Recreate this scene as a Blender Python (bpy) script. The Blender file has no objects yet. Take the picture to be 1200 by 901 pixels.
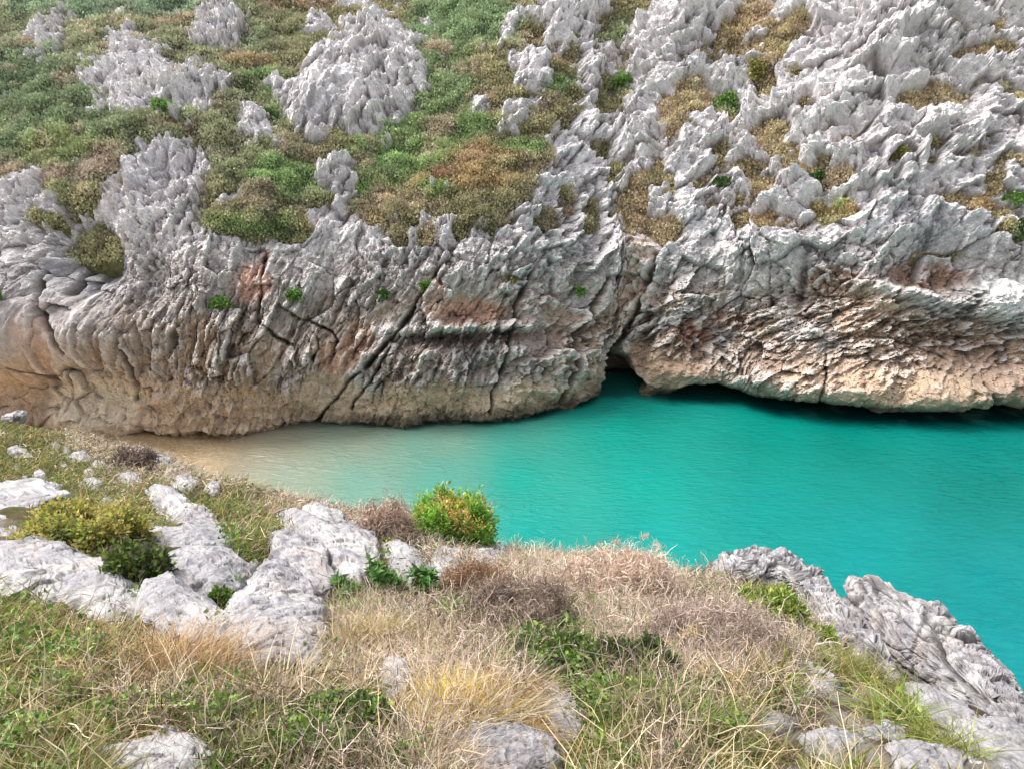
import bpy, bmesh, math
import numpy as np

DETAIL = 1.0
rng = np.random.default_rng(11)
f32 = np.float32
C = bpy.context.scene.collection

# ------------------------------------------------------------------ survey
# The place was surveyed from one station: a bearing (a, b) on the station's
# 1200 x 901 plate plus a range gives a point in the world (metres, sea = 0).
FOC = 906.0
PITCH = math.radians(24.0)
EYE = np.array([0.0, 0.0, 20.0])
cp, sp = math.cos(PITCH), math.sin(PITCH)

def ray(px, py):
    dx = (np.asarray(px, float) - 600.0) / FOC
    dy = (450.5 - np.asarray(py, float)) / FOC
    return dx, cp + dy * sp, -sp + dy * cp

def at(px, py, Y):
    x, y, z = ray(px, py)
    t = np.asarray(Y, float) / y
    return np.stack([x * t + EYE[0], y * t + EYE[1], z * t + EYE[2]], -1)

def bearing(P):
    d = P - EYE
    u = d[..., 1] * cp - d[..., 2] * sp
    v = d[..., 1] * sp + d[..., 2] * cp
    u = np.maximum(u, 1e-3)
    return 600 + FOC * d[..., 0] / u, 450.5 - FOC * v / u

# ------------------------------------------------------------------ noise
_p = np.random.default_rng(5).permutation(256).astype(np.int32)
PERM = np.concatenate([_p, _p, _p])
_g = np.random.default_rng(6).normal(size=(256, 3))
GRAD = (_g / np.linalg.norm(_g, axis=1, keepdims=True)).astype(f32)
RND = np.random.default_rng(8).random((256, 4)).astype(f32)

def _h(ix, iy, iz):
    return PERM[PERM[PERM[ix & 255] + (iy & 255)] + (iz & 255)]

def noise(P, s=1.0, seed=0):
    """gradient noise, about -1..1; s = frequency (scalar or per axis)"""
    P = (np.asarray(P, f32) * np.asarray(s, f32) + f32(seed * 17.31)).astype(f32)
    i = np.floor(P).astype(np.int32)
    f = P - i
    w = f * f * f * (f * (f * 6 - 15) + 10)
    out = np.zeros(len(P), f32)
    for cx in (0, 1):
        for cy in (0, 1):
            for cz in (0, 1):
                g = GRAD[_h(i[:, 0] + cx, i[:, 1] + cy, i[:, 2] + cz)]
                d = g[:, 0] * (f[:, 0] - cx) + g[:, 1] * (f[:, 1] - cy) + g[:, 2] * (f[:, 2] - cz)
                ww = (w[:, 0] if cx else 1 - w[:, 0]) * (w[:, 1] if cy else 1 - w[:, 1]) * (w[:, 2] if cz else 1 - w[:, 2])
                out += ww * d
    return out * 1.6

def fbm(P, s=1.0, octv=4, gain=0.5, lac=2.03, seed=0):
    out = 0; a = 1.0; t = 0; s = np.asarray(s, f32)
    for k in range(octv):
        out = out + a * noise(P, s, seed + k * 3); t += a
        a *= gain; s = s * lac
    return out / t

def ridged(P, s=1.0, octv=4, gain=0.5, lac=2.1, seed=0):
    out = 0; a = 1.0; t = 0; s = np.asarray(s, f32); w = 1.0
    for k in range(octv):
        n = 1 - np.abs(noise(P, s, seed + k * 3)) * 1.5
        n = np.clip(n, 0, 1) ** 2 * w
        out = out + a * n; t += a; w = np.clip(n * 1.6, 0, 1)
        a *= gain; s = s * lac
    return out / t

def cells2(P, s=1.0, seed=0):
    """2D cells on P[:, :2]: F1, F2, hash id, offset from the cell's own point"""
    P = (np.asarray(P[:, :2], f32) * np.asarray(s, f32) + f32(seed * 9.7)).astype(f32)
    i = np.floor(P).astype(np.int32); f = P - i
    n = len(P)
    F1 = np.full(n, 9, f32); F2 = np.full(n, 9, f32)
    ID = np.zeros(n, np.int32); OX = np.zeros(n, f32); OY = np.zeros(n, f32)
    for cx in (-1, 0, 1):
        for cy in (-1, 0, 1):
            h = _h(i[:, 0] + cx, i[:, 1] + cy, np.full(n, seed, np.int32))
            dx = f[:, 0] - cx - RND[h, 0]; dy = f[:, 1] - cy - RND[h, 1]
            d = np.sqrt(dx * dx + dy * dy)
            near = d < F1
            F2 = np.where(near, F1, np.minimum(F2, d))
            F1 = np.where(near, d, F1); ID = np.where(near, h, ID)
            OX = np.where(near, dx, OX); OY = np.where(near, dy, OY)
    return F1, F2, ID, OX, OY

def cells3(P, s=1.0, seed=0):
    P = (np.asarray(P, f32) * np.asarray(s, f32) + f32(seed * 9.7)).astype(f32)
    i = np.floor(P).astype(np.int32); f = P - i
    n = len(P)
    F1 = np.full(n, 9, f32); F2 = np.full(n, 9, f32); ID = np.zeros(n, np.int32); O = np.zeros((n, 3), f32)
    for cx in (-1, 0, 1):
        for cy in (-1, 0, 1):
            for cz in (-1, 0, 1):
                h = _h(i[:, 0] + cx, i[:, 1] + cy, i[:, 2] + cz)
                d3 = f - np.array([cx, cy, cz], f32) - RND[h, :3]
                d = np.sqrt((d3 * d3).sum(1))
                near = d < F1
                F2 = np.where(near, F1, np.minimum(F2, d))
                F1 = np.where(near, d, F1); ID = np.where(near, h, ID)
                O = np.where(near[:, None], d3, O)
    return F1, F2, ID, O

def sm(x, a, b):
    t = np.clip((x - a) / (b - a), 0, 1)
    return t * t * (3 - 2 * t)

def poly_sd(px, py, poly):
    """signed distance to a closed polygon, positive inside"""
    poly = np.asarray(poly, float)
    d = np.full(np.shape(px), 1e9); ins = np.zeros(np.shape(px), bool)
    for (x0, y0), (x1, y1) in zip(poly, np.roll(poly, -1, 0)):
        ex, ey = x1 - x0, y1 - y0
        t = np.clip(((px - x0) * ex + (py - y0) * ey) / (ex * ex + ey * ey + 1e-9), 0, 1)
        d = np.minimum(d, np.hypot(px - x0 - t * ex, py - y0 - t * ey))
        if y0 != y1:
            c = ((y0 > py) != (y1 > py)) & (px < ex * (py - y0) / (y1 - y0) + x0)
            ins ^= c
    return np.where(ins, d, -d)

def line_d(px, py, line):
    d = np.full(np.shape(px), 1e9)
    for (x0, y0), (x1, y1) in zip(line[:-1], line[1:]):
        ex, ey = x1 - x0, y1 - y0
        t = np.clip(((px - x0) * ex + (py - y0) * ey) / (ex * ex + ey * ey + 1e-9), 0, 1)
        d = np.minimum(d, np.hypot(px - x0 - t * ex, py - y0 - t * ey))
    return d

def ell(px, py, cx, cy, rx, ry, rot=0.0):
    """soft blob, 1 at its middle, 0.37 on its rim"""
    a = math.radians(rot); c, s = math.cos(a), math.sin(a)
    x = (px - cx) * c + (py - cy) * s; y = -(px - cx) * s + (py - cy) * c
    return np.exp(-np.clip((x / rx) ** 2 + (y / ry) ** 2, 0, 30))

def blur(A, r):
    for _ in range(2):
        for ax in (0, 1):
            k = 2 * r + 1
            pad = [(0, 0), (0, 0)]; pad[ax] = (r + 1, r)
            c = np.cumsum(np.pad(A, pad, mode='edge'), axis=ax)
            n = A.shape[ax]
            A = (np.take(c, np.arange(k, n + k), ax) - np.take(c, np.arange(0, n), ax)) / k
    return A

def lin(r, g, b):
    v = np.array([r, g, b], float) / 255
    return np.where(v <= 0.04045, v / 12.92, ((v + 0.055) / 1.055) ** 2.4)

def mixc(c, k, t):
    t = np.asarray(t)[:, None]
    return c * (1 - t) + np.asarray(k) * t

# ------------------------------------------------------------------ meshes
def mesh_np(name, V, Fc, mat, col=None, smooth=True, parent=None, link=True, vals=None):
    V = np.asarray(V, f32)
    me = bpy.data.meshes.new(name)
    me.vertices.add(len(V)); me.vertices.foreach_set('co', V.ravel())
    Fc = Fc if isinstance(Fc, list) else [Fc]
    tot = sum(a.size for a in Fc); nf = sum(len(a) for a in Fc)
    me.loops.add(tot); me.polygons.add(nf)
    me.loops.foreach_set('vertex_index', np.concatenate([a.ravel() for a in Fc]).astype(np.int32))
    st = []; o = 0
    for a in Fc:
        st.append(o + np.arange(len(a)) * a.shape[1]); o += a.size
    me.polygons.foreach_set('loop_start', np.concatenate(st).astype(np.int32))
    me.polygons.foreach_set('use_smooth', np.full(nf, smooth))
    if col is not None:
        at_ = me.attributes.new('tint', 'FLOAT_COLOR', 'POINT')
        rgba = np.ones((len(V), 4), f32); rgba[:, :col.shape[1]] = col
        at_.data.foreach_set('color', rgba.ravel())
    for k, v in (vals or {}).items():
        at_ = me.attributes.new(k, 'FLOAT', 'POINT'); at_.data.foreach_set('value', np.asarray(v, f32))
    me.update(calc_edges=True)
    if mat: me.materials.append(mat)
    o = bpy.data.objects.new(name, me)
    if link: C.objects.link(o)
    if parent is not None: o.parent = parent
    return o

def grid_faces(nr, nc, keep=None):
    i = np.arange(nr * nc).reshape(nr, nc)
    F = np.stack([i[:-1, :-1], i[1:, :-1], i[1:, 1:], i[:-1, 1:]], -1).reshape(-1, 4)
    if keep is not None: F = F[keep[F].all(1)]
    return F

def compact(F, *arrs):
    u, inv = np.unique(F, return_inverse=True)
    return inv.reshape(F.shape), [a[u] for a in arrs]

def tag(o, label=None, cat=None, group=None, kind=None):
    if label: o['label'] = label
    if cat: o['category'] = cat
    if group: o['group'] = group
    if kind: o['kind'] = kind
    return o

def empty(name, loc):
    o = bpy.data.objects.new(name, None); C.objects.link(o)
    o.location = loc; o.empty_display_size = 0.2
    return o

# ------------------------------------------------------------------ materials
def nt(name):
    m = bpy.data.materials.new(name); m.use_nodes = True
    t = m.node_tree; t.nodes.clear()
    out = t.nodes.new('ShaderNodeOutputMaterial')
    return m, t, out

def N(t, typ, **kw):
    n = t.nodes.new(typ)
    for k, v in kw.items():
        if k.startswith('i_'):
            key = k[2:]
            n.inputs[int(key) if key.isdigit() else key.replace('_', ' ')].default_value = v
        else: setattr(n, k, v)
    return n

def rock_material(name, scale, bump, lo=0.75, hi=1.2, rough=0.9):
    """weathered stone: painted tint x mottling, pitted by three sizes of bump"""
    m, t, out = nt(name); L = t.links.new
    b = N(t, 'ShaderNodeBsdfPrincipled', i_Roughness=rough)
    b.inputs['Specular IOR Level'].default_value = 0.25
    at_ = N(t, 'ShaderNodeAttribute', attribute_name='tint')
    g = N(t, 'ShaderNodeNewGeometry')
    n1 = N(t, 'ShaderNodeTexNoise', i_Scale=scale, i_Detail=9.0, i_Roughness=0.68); L(g.outputs['Position'], n1.inputs['Vector'])
    r1 = N(t, 'ShaderNodeMapRange', i_1=0.32, i_2=0.68, i_3=lo, i_4=hi); L(n1.outputs['Fac'], r1.inputs[0])
    v = N(t, 'ShaderNodeTexVoronoi', i_Scale=scale * 1.7); v.feature = 'DISTANCE_TO_EDGE'
    wv = N(t, 'ShaderNodeVectorMath', operation='ADD'); ns = N(t, 'ShaderNodeVectorMath', operation='SCALE', i_3=0.5 / scale)
    n2 = N(t, 'ShaderNodeTexNoise', i_Scale=scale * 1.1, i_Detail=4.0)
    L(g.outputs['Position'], n2.inputs['Vector']); L(n2.outputs['Color'], ns.inputs[0]); L(ns.outputs[0], wv.inputs[1])
    L(g.outputs['Position'], wv.inputs[0]); L(wv.outputs[0], v.inputs['Vector'])
    cr = N(t, 'ShaderNodeMapRange', i_1=0.0, i_2=0.05, i_3=0.72, i_4=1.0); L(v.outputs['Distance'], cr.inputs[0])
    mul0 = N(t, 'ShaderNodeMath', operation='MULTIPLY'); L(r1.outputs[0], mul0.inputs[0]); L(cr.outputs[0], mul0.inputs[1])
    mul = N(t, 'ShaderNodeVectorMath', operation='SCALE'); L(at_.outputs['Color'], mul.inputs[0]); L(mul0.outputs[0], mul.inputs[3])
    L(mul.outputs[0], b.inputs['Base Color'])
    n3 = N(t, 'ShaderNodeTexNoise', i_Scale=scale * 3.5, i_Detail=8.0, i_Roughness=0.7); L(g.outputs['Position'], n3.inputs['Vector'])
    add = N(t, 'ShaderNodeMath', operation='ADD'); L(n3.outputs['Fac'], add.inputs[0])
    c2 = N(t, 'ShaderNodeMath', operation='MULTIPLY', i_1=0.5); L(cr.outputs[0], c2.inputs[0]); L(c2.outputs[0], add.inputs[1])
    bp = N(t, 'ShaderNodeBump', i_Strength=0.8, i_Distance=bump); L(add.outputs[0], bp.inputs['Height'])
    L(bp.outputs[0], b.inputs['Normal']); L(b.outputs[0], out.inputs[0])
    return m

def leaf_material(name, trans=0.3, rough=0.6, spec=0.3):
    m, t, out = nt(name); L = t.links.new
    b = N(t, 'ShaderNodeBsdfPrincipled', i_Roughness=rough)
    b.inputs['Specular IOR Level'].default_value = spec
    at_ = N(t, 'ShaderNodeAttribute', attribute_name='tint')
    g = N(t, 'ShaderNodeNewGeometry')
    n1 = N(t, 'ShaderNodeTexNoise', i_Scale=22.0, i_Detail=3.0); L(g.outputs['Position'], n1.inputs['Vector'])
    r1 = N(t, 'ShaderNodeMapRange', i_1=0.3, i_2=0.7, i_3=0.75, i_4=1.25); L(n1.outputs['Fac'], r1.inputs[0])
    mul = N(t, 'ShaderNodeVectorMath', operation='SCALE'); L(at_.outputs['Color'], mul.inputs[0]); L(r1.outputs[0], mul.inputs[3])
    tr = N(t, 'ShaderNodeBsdfTranslucent'); L(mul.outputs[0], b.inputs['Base Color']); L(mul.outputs[0], tr.inputs['Color'])
    mx = N(t, 'ShaderNodeMixShader', i_Fac=trans); L(b.outputs[0], mx.inputs[1]); L(tr.outputs[0], mx.inputs[2])
    L(mx.outputs[0], out.inputs[0])
    return m

def soil_material(name, scale, bump):
    m, t, out = nt(name); L = t.links.new
    b = N(t, 'ShaderNodeBsdfPrincipled', i_Roughness=0.95); b.inputs['Specular IOR Level'].default_value = 0.1
    at_ = N(t, 'ShaderNodeAttribute', attribute_name='tint')
    g = N(t, 'ShaderNodeNewGeometry')
    n1 = N(t, 'ShaderNodeTexNoise', i_Scale=scale, i_Detail=10.0, i_Roughness=0.75); L(g.outputs['Position'], n1.inputs['Vector'])
    r1 = N(t, 'ShaderNodeMapRange', i_1=0.3, i_2=0.7, i_3=0.5, i_4=1.5); L(n1.outputs['Fac'], r1.inputs[0])
    mul = N(t, 'ShaderNodeVectorMath', operation='SCALE'); L(at_.outputs['Color'], mul.inputs[0]); L(r1.outputs[0], mul.inputs[3])
    L(mul.outputs[0], b.inputs['Base Color'])
    bp = N(t, 'ShaderNodeBump', i_Strength=1.0, i_Distance=bump); L(n1.outputs['Fac'], bp.inputs['Height'])
    L(bp.outputs[0], b.inputs['Normal']); L(b.outputs[0], out.inputs[0])
    return m

# ------------------------------------------------------------------ camera and light
scn = bpy.context.scene
cam = bpy.data.cameras.new('camera'); cam_o = bpy.data.objects.new('camera', cam); C.objects.link(cam_o)
cam_o.location = EYE; cam_o.rotation_euler = (math.pi / 2 - PITCH, 0, 0)
cam.sensor_width = 36.0; cam.lens = 36.0 * FOC / 1200.0; cam.clip_start = 0.05; cam.clip_end = 3000
scn.camera = cam_o
scn.view_settings.view_transform = 'Standard'
try: scn.view_settings.look = 'None'
except Exception: pass
scn.view_settings.exposure = 0; scn.view_settings.gamma = 1

SUN_DIR = np.array([-0.62, 0.22, 0.86]); SUN_DIR = SUN_DIR / np.linalg.norm(SUN_DIR)
w = bpy.data.worlds.new('World'); scn.world = w; w.use_nodes = True
t = w.node_tree; t.nodes.clear()
wo = t.nodes.new('ShaderNodeOutputWorld'); bg = t.nodes.new('ShaderNodeBackground')
sky = t.nodes.new('ShaderNodeTexSky'); sky.sky_type = 'NISHITA'; sky.sun_disc = False
sky.sun_elevation = math.asin(SUN_DIR[2]); sky.sun_rotation = math.atan2(SUN_DIR[0], SUN_DIR[1])
sky.dust_density = 4.0; sky.air_density = 1.0; sky.ozone_density = 1.0
hs = t.nodes.new('ShaderNodeHueSaturation'); hs.inputs['Saturation'].default_value = 0.25; hs.inputs['Value'].default_value = 2.15
t.links.new(sky.outputs[0], hs.inputs['Color']); t.links.new(hs.outputs[0], bg.inputs[0]); t.links.new(bg.outputs[0], wo.inputs[0])
bg.inputs[1].default_value = 0.15
sun = bpy.data.lights.new('sun', 'SUN'); sun.energy = 2.6; sun.angle = math.radians(20); sun.color = (1.0, 0.965, 0.92)
sun_o = bpy.data.objects.new('sun', sun); C.objects.link(sun_o)
from mathutils import Vector
sun_o.rotation_euler = Vector(SUN_DIR).to_track_quat('Z', 'Y').to_euler(); sun_o.location = (0, 0, 60)
# =================================================================== FAR SHORE
def axis(lo, a, b, hi, fine, coarse):
    return np.concatenate([np.arange(lo, a, coarse), np.arange(a, b, fine), np.arange(b, hi + 1, coarse)])

PX = axis(-330, -12, 1212, 1530, 1.25 / DETAIL, 5.0)
PY = axis(-260, -8, 520, 556, 1.2 / DETAIL, 5.0)
nr, nc = len(PY), len(PX)
GX, GY = np.meshgrid(PX, PY)

def curve(xs, ys):
    return np.interp(PX, xs, ys)
# where rock meets water, column by column
YW = curve([-330, 0, 80, 130, 200, 300, 370, 450, 540, 600, 640, 680, 700, 735, 760, 790, 830, 870, 930, 1000, 1060, 1200, 1530],
           [500, 500, 502, 505, 508, 502, 496, 497, 495, 489, 479, 468, 459, 455, 460, 464, 458, 458, 469, 479, 482, 479, 486])
kx = [-330, 0, 150, 300, 450, 600, 700, 800, 900, 1050, 1200, 1530]
ky = [-260, 0, 100, 200, 265, 300, 345, 420, 490, 556]
STEEP = np.array([
    [31, 31, 31, 31, 30, 33, 35, 38, 40, 41, 42, 42],
    [28, 28, 28, 28, 28, 33, 37, 41, 43, 44, 45, 45],
    [27, 27, 28, 28, 27, 34, 40, 44, 46, 47, 48, 48],
    [30, 30, 34, 34, 28, 40, 44, 46, 48, 50, 52, 52],
    [50, 50, 52, 48, 38, 46, 48, 50, 52, 54, 58, 58],
    [66, 64, 64, 58, 52, 55, 56, 60, 62, 64, 66, 66],
    [62, 62, 68, 66, 64, 64, 66, 68, 68, 68, 66, 66],
    [74, 74, 76, 74, 72, 72, 72, 74, 74, 74, 74, 74],
    [80, 80, 80, 78, 76, 78, 78, 80, 80, 80, 80, 80],
    [84, 84, 84, 84, 84, 84, 84, 84, 84, 84, 84, 84]], float)
SA = np.array([np.interp(PX, kx, r) for r in STEEP])
SA = np.stack([np.interp(PY, ky, SA[:, j]) for j in range(nc)], 1)
SA = blur(SA, 10)

_, ry_, rz_ = ray(600 + 0 * PY, PY)
M = rz_ / ry_                                   # slope of each row's sight line
YD = np.zeros((nr, nc))
for j in range(nc):
    i0 = int(np.searchsorted(PY, YW[j]))
    mw = np.interp(YW[j], PY, M)
    Y0 = -EYE[2] / mw; z0 = 0.0
    Yc, zc = Y0, z0
    for i in range(i0 - 1, -1, -1):
        s = math.tan(math.radians(SA[i, j]))
        Yn = (zc - s * Yc - EYE[2]) / (M[i] - s)
        Yn = max(Yn, Yc)
        YD[i, j] = Yn; zc = EYE[2] + M[i] * Yn; Yc = Yn
    YD[i0:, j] = Y0
YD = np.maximum(blur(YD, 6), 30)
BASE = at(GX, GY, YD)                           # nr, nc, 3
du = np.gradient(blur(YD, 14), axis=1)          # smooth frame for the normals
Bs = at(GX, GY, blur(YD, 14))
tu = np.gradient(Bs, axis=1); tv = np.gradient(Bs, axis=0)
NRM = np.cross(tv, tu); NRM /= np.linalg.norm(NRM, axis=-1, keepdims=True) + 1e-9
if NRM[nr // 2, nc // 2, 1] > 0: NRM = -NRM
# arc length up each column = the "height along the face"
seg = np.linalg.norm(np.diff(Bs, axis=0), axis=-1)
ARC = np.concatenate([np.cumsum(seg[::-1], 0)[::-1], np.zeros((1, nc))], 0)
ARC = blur(ARC, 8)

# ---------------------------------------------------------------- layout of bare rock
MAIN = [(-400, 235), (-60, 222), (0, 212), (28, 200), (40, 194), (58, 205), (72, 220), (90, 240), (100, 240), (118, 222), (128, 205), (148, 186), (165, 172),
        (188, 160), (222, 165), (247, 177), (257, 200), (246, 216), (250, 232), (282, 215), (312, 214), (304, 236), (284, 256), (256, 264), (280, 276), (300, 288),
        (322, 276), (345, 264), (362, 243), (384, 236), (402, 232), (440, 258), (452, 268), (480, 262), (500, 266),
        (525, 252), (560, 272), (588, 262), (592, 243), (612, 230), (625, 205), (640, 190), (628, 165), (636, 145), (660, 135), (690, 128),
        (712, 140), (738, 120), (742, 95), (736, 70), (744, 42), (752, 28), (768, 14), (790, -40), (800, -270), (1600, -270), (1600, 600), (-400, 600)]
BARE = [  # scrub and dry grass breaking the rock: cx, cy, rx, ry, turn
    (766, 268, 34, 20, 0), (745, 238, 17, 42, 15), (784, 150, 15, 42, 15), (815, 113, 32, 21, -10), (897, 98, 13, 30, 0), (917, 50, 16, 30, 20),
    (1085, 117, 55, 13, -8), (905, 160, 24, 26, 0), (985, 160, 32, 13, -12), (975, 205, 42, 17, 0), (985, 245, 34, 15, 10), (890, 215, 18, 30, 0),
    (905, 262, 32, 12, 0), (1135, 240, 56, 9, 12), (1195, 272, 16, 13, 0), (1150, 64, 42, 8, -10), (1110, 35, 15, 10, 0), (940, 32, 16, 20, 0), (868, 250, 20, 24, 0),
    (1030, 92, 20, 10, 0), (840, 180, 12, 12, 0), (1090, 180, 12, 26, 15), (690, 255, 12, 22, 10), (660, 240, 10, 14, 0), (640, 262, 12, 10, 0), (470, 285, 10, 10, 0),
    (60, 262, 14, 7, 0), (290, 262, 18, 8, 0), (345, 278, 22, 10, 0), (700, 178, 14, 9, 20), (720, 205, 10, 16, 10), (770, 205, 9, 16, 0), (1010, 235, 14, 12, 0),
    (820, 212, 14, 12, 0), (1190, 110, 16, 9, 0), (1180, 190, 14, 8, 0), (860, 60, 12, 16, 20), (540, 275, 10, 12, 0), (500, 282, 9, 12, 0), (925, 185, 14, 18, 0),
    (1060, 60, 14, 9, 0), (855, 130, 10, 18, 0), (946, 120, 12, 12, 0), (1020, 190, 14, 10, 0), (1040, 215, 10, 14, 0)]
OUTCROPS = [
  ('pale broken outcrop with a pointed top, highest rock in the corner scrub', [(28, 52), (48, 38), (66, 36), (75, 24), (85, 11), (94, 28), (86, 42), (88, 62), (62, 80), (42, 80), (52, 62)], 1.2),
  ('broad grey outcrop of many tilted slabs above the cliff, patchy with scrub', [(133, 46), (150, 42), (168, 44), (190, 60), (205, 65), (215, 85), (238, 90), (270, 95), (268, 116), (247, 124), (252, 142), (235, 150), (215, 154), (190, 150), (160, 157), (125, 152), (115, 124), (100, 110), (108, 88), (128, 76)], 1.6),
  ('compact knobbly outcrop with a rounded summit beside the broad slabby one', [(230, 36), (245, 20), (262, 6), (272, 18), (300, 30), (290, 46), (276, 60), (266, 70), (250, 66), (230, 55)], 1.6),
  ('largest dome shaped outcrop with dark vertical streaks down its face', [(310, 116), (320, 100), (345, 104), (360, 84), (376, 64), (400, 55), (398, 36), (420, 28), (440, 20), (470, 28), (482, 52), (500, 70), (510, 95), (507, 122), (490, 142), (472, 156), (440, 178), (410, 172), (390, 166), (365, 176), (340, 166), (332, 140), (322, 122)], 2.8),
  ('low lumpy outcrop at the foot of the streaked dome', [(274, 152), (290, 130), (306, 124), (318, 144), (332, 166), (352, 178), (310, 182), (280, 167)], 1.0),
  ('small jagged outcrop uphill from the streaked dome, between it and the frame top', [(346, 50), (350, 22), (366, 28), (380, 34), (398, 36), (394, 52), (372, 56), (360, 50)], 1.0),
  ('rounded grey crag sitting on the crest of the streaked dome', [(392, -4), (412, -20), (450, -24), (474, 4), (470, 22), (446, 14), (430, 24), (414, 18), (398, 16)], 1.2),
  ('narrow grey crag rising from bright green scrub below the streaked dome', [(366, 222), (370, 206), (390, 190), (410, 194), (422, 214), (420, 232), (402, 244), (384, 236)], 1.2),
  ('small white pinnacle in the green gully', [(496, 33), (499, 14), (504, 14), (507, 32)], 0.5),
  ('small flat outcrop alone in the green gully', [(547, 136), (556, 120), (574, 118), (575, 132), (562, 141)], 0.6),
  ('tall fluted crag high beside the green gully, topmost there', [(616, 32), (634, 6), (648, -10), (690, -20), (712, -6), (714, 16), (702, 32), (690, 50), (670, 56), (658, 62), (640, 58), (626, 42)], 1.8),
  ('slanting crag on the gully edge, brown scrub on its top', [(582, 60), (592, 35), (612, 22), (616, 36), (605, 56), (600, 70), (585, 70)], 1.2),
  ('stepped grey buttress dropping down the gully edge', [(600, 66), (620, 58), (641, 56), (643, 86), (632, 106), (634, 132), (620, 152), (606, 157), (590, 152), (589, 136), (602, 120), (605, 96), (600, 86)], 1.5),
  ('upright twin topped crag in scrub between the gully and the big rock wall', [(670, 80), (678, 62), (688, 70), (700, 64), (706, 80), (702, 102), (690, 120), (680, 116), (671, 105)], 1.2),
  ('single pale boulder perched just above the twin topped crag', [(707, 64), (709, 56), (716, 54), (721, 60), (719, 68), (711, 69)], 0.7),
  ('little white stone spike low in the dark green scrub on the far slope', [(70, 126), (72, 114), (76, 112), (79, 125)], 0.4),
  ('small white rock in scrub just above the broad slabby outcrop', [(141, 29), (144, 19), (149, 20), (150, 29)], 0.4),
]
step = 3.0
cx_ = np.arange(PX[0], PX[-1] + step, step); cy_ = np.arange(PY[0], PY[-1] + step, step)
LX, LY = np.meshgrid(cx_, cy_)
sd = poly_sd(LX, LY, MAIN); rid = np.full(LX.shape, -1.0)
for (bx, by, rx, ry2, ro) in BARE:
    e = ell(LX, LY, bx, by, rx, ry2, ro)
    sd = np.minimum(sd, (0.40 - e) * 60)
SDM = sd.copy(); OSD = []
for k, (_, pl, _a) in enumerate(OUTCROPS):
    OSD.append(poly_sd(LX, LY, pl))

def lookup(A, x, y):
    fx = np.clip((x - cx_[0]) / step, 0, len(cx_) - 1.001); fy = np.clip((y - cy_[0]) / step, 0, len(cy_) - 1.001)
    ix = fx.astype(int); iy = fy.astype(int); fx = fx - ix; fy = fy - iy
    return (A[iy, ix] * (1 - fx) + A[iy, ix + 1] * fx) * (1 - fy) + (A[iy + 1, ix] * (1 - fx) + A[iy + 1, ix + 1] * fx) * fy

x = GX.ravel(); y = GY.ravel(); base = BASE.reshape(-1, 3); nrm = NRM.reshape(-1, 3)
a = base[:, 0]; b = ARC.ravel()
Q0 = np.stack([a, b, np.zeros_like(a)], 1).astype(f32)
lean = np.radians(np.interp(x, [-330, 100, 300, 600, 1000, 1530], [26, 30, 22, 26, 40, 52]) - 8 * sm(y, 330, 460))
Q = np.stack([a * np.cos(lean) - b * np.sin(lean), a * np.sin(lean) + b * np.cos(lean), np.zeros_like(a)], 1).astype(f32)
wp = np.stack([fbm(Q0, 0.45, 3, seed=1), fbm(Q0, 0.45, 3, seed=2), 0 * a], 1)
Qw = (Q + 0.5 * wp).astype(f32)

# how smooth the stone is: sea-worn foot, sheer slabs
foot_y = np.interp(x, [-330, 0, 90, 130, 200, 300, 400, 445, 560, 650, 700, 745, 800, 870, 1000, 1100, 1200, 1530],
                   [430, 425, 445, 435, 440, 452, 440, 452, 452, 446, 425, 400, 425, 440, 446, 440, 425, 430]).astype(f32)
foot_n = foot_y + 16 * fbm(Q0, 0.35, 4, seed=4)
FOOT = sm(y, foot_n - 10, foot_n + 14)
SLAB = np.clip(ell(x, y, 35, 395, 42, 45, 20) + 0.9 * ell(x, y, 120, 312, 42, 36) + 0.9 * ell(x, y, 385, 128, 40, 32), 0, 1)
calm = np.clip(1 - 0.55 * FOOT - 0.65 * SLAB, 0.2, 1)
LF = (1 - sm(x, 90, 260)) * sm(y, 250, 300); calm *= 1 - 0.45 * LF

UP = 1 - sm(y, 235, 300); RT = sm(x, 640, 820) * (1 - sm(y, 300, 360)); h = np.zeros(len(x))
w1 = np.stack([noise(Q0, 1.7, 5), noise(Q0, 1.7, 6), 0 * a], 1); w2 = np.stack([noise(Q0, 4.1, 8), noise(Q0, 4.1, 9), 0 * a], 1)
brk = 0.45 + 0.8 * sm(fbm(Q + 0.5 * wp, (0.42, 0.26, 1), 4, seed=66), -0.22, 0.22)   # sound slabs to shattered ground
def blocks(P, sc, am, tl, cr, cw, sd_, md=1.0):
    """broken faces: every block has its own set-back and tilt, split by open joints"""
    global h
    F1, F2, ID, ox, oy = cells2(P, sc, seed=sd_)
    g_ = np.exp(-((F2 - F1) / cw) ** 2)
    h += am * ((RND[ID, 2] - 0.5) + tl * ((RND[ID, 3] - 0.5) * ox + (RND[ID, 0] - 0.5) * oy)) * calm * md - 0.7 * cr * g_ * calm * md
    return g_, ID
patch = sm(fbm(Q0, 0.16, 3, seed=61), -0.2, 0.25)          # where the stone is blocky, where it is fluted
k1, idA = blocks(Qw, (1 / 1.2, 1 / 2.2), 0.46 + 0.25 * RT + 0.12 * UP - 0.22 * (1 - sm(x, 150, 330)), 2.0, 0.16, 0.05, 3)
k2, idB = blocks(Q + f32(0.10) * w1, (1 / 0.50, 1 / 0.85), 0.36 + 0.12 * UP, 2.0, 0.12, 0.07, 7, brk)
k3, idC = blocks(Q + f32(0.06) * w1 + f32(0.03) * w2, (1 / 0.25, 1 / 0.38), 0.21, 2.0, 0.07, 0.10, 9, brk)
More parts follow.
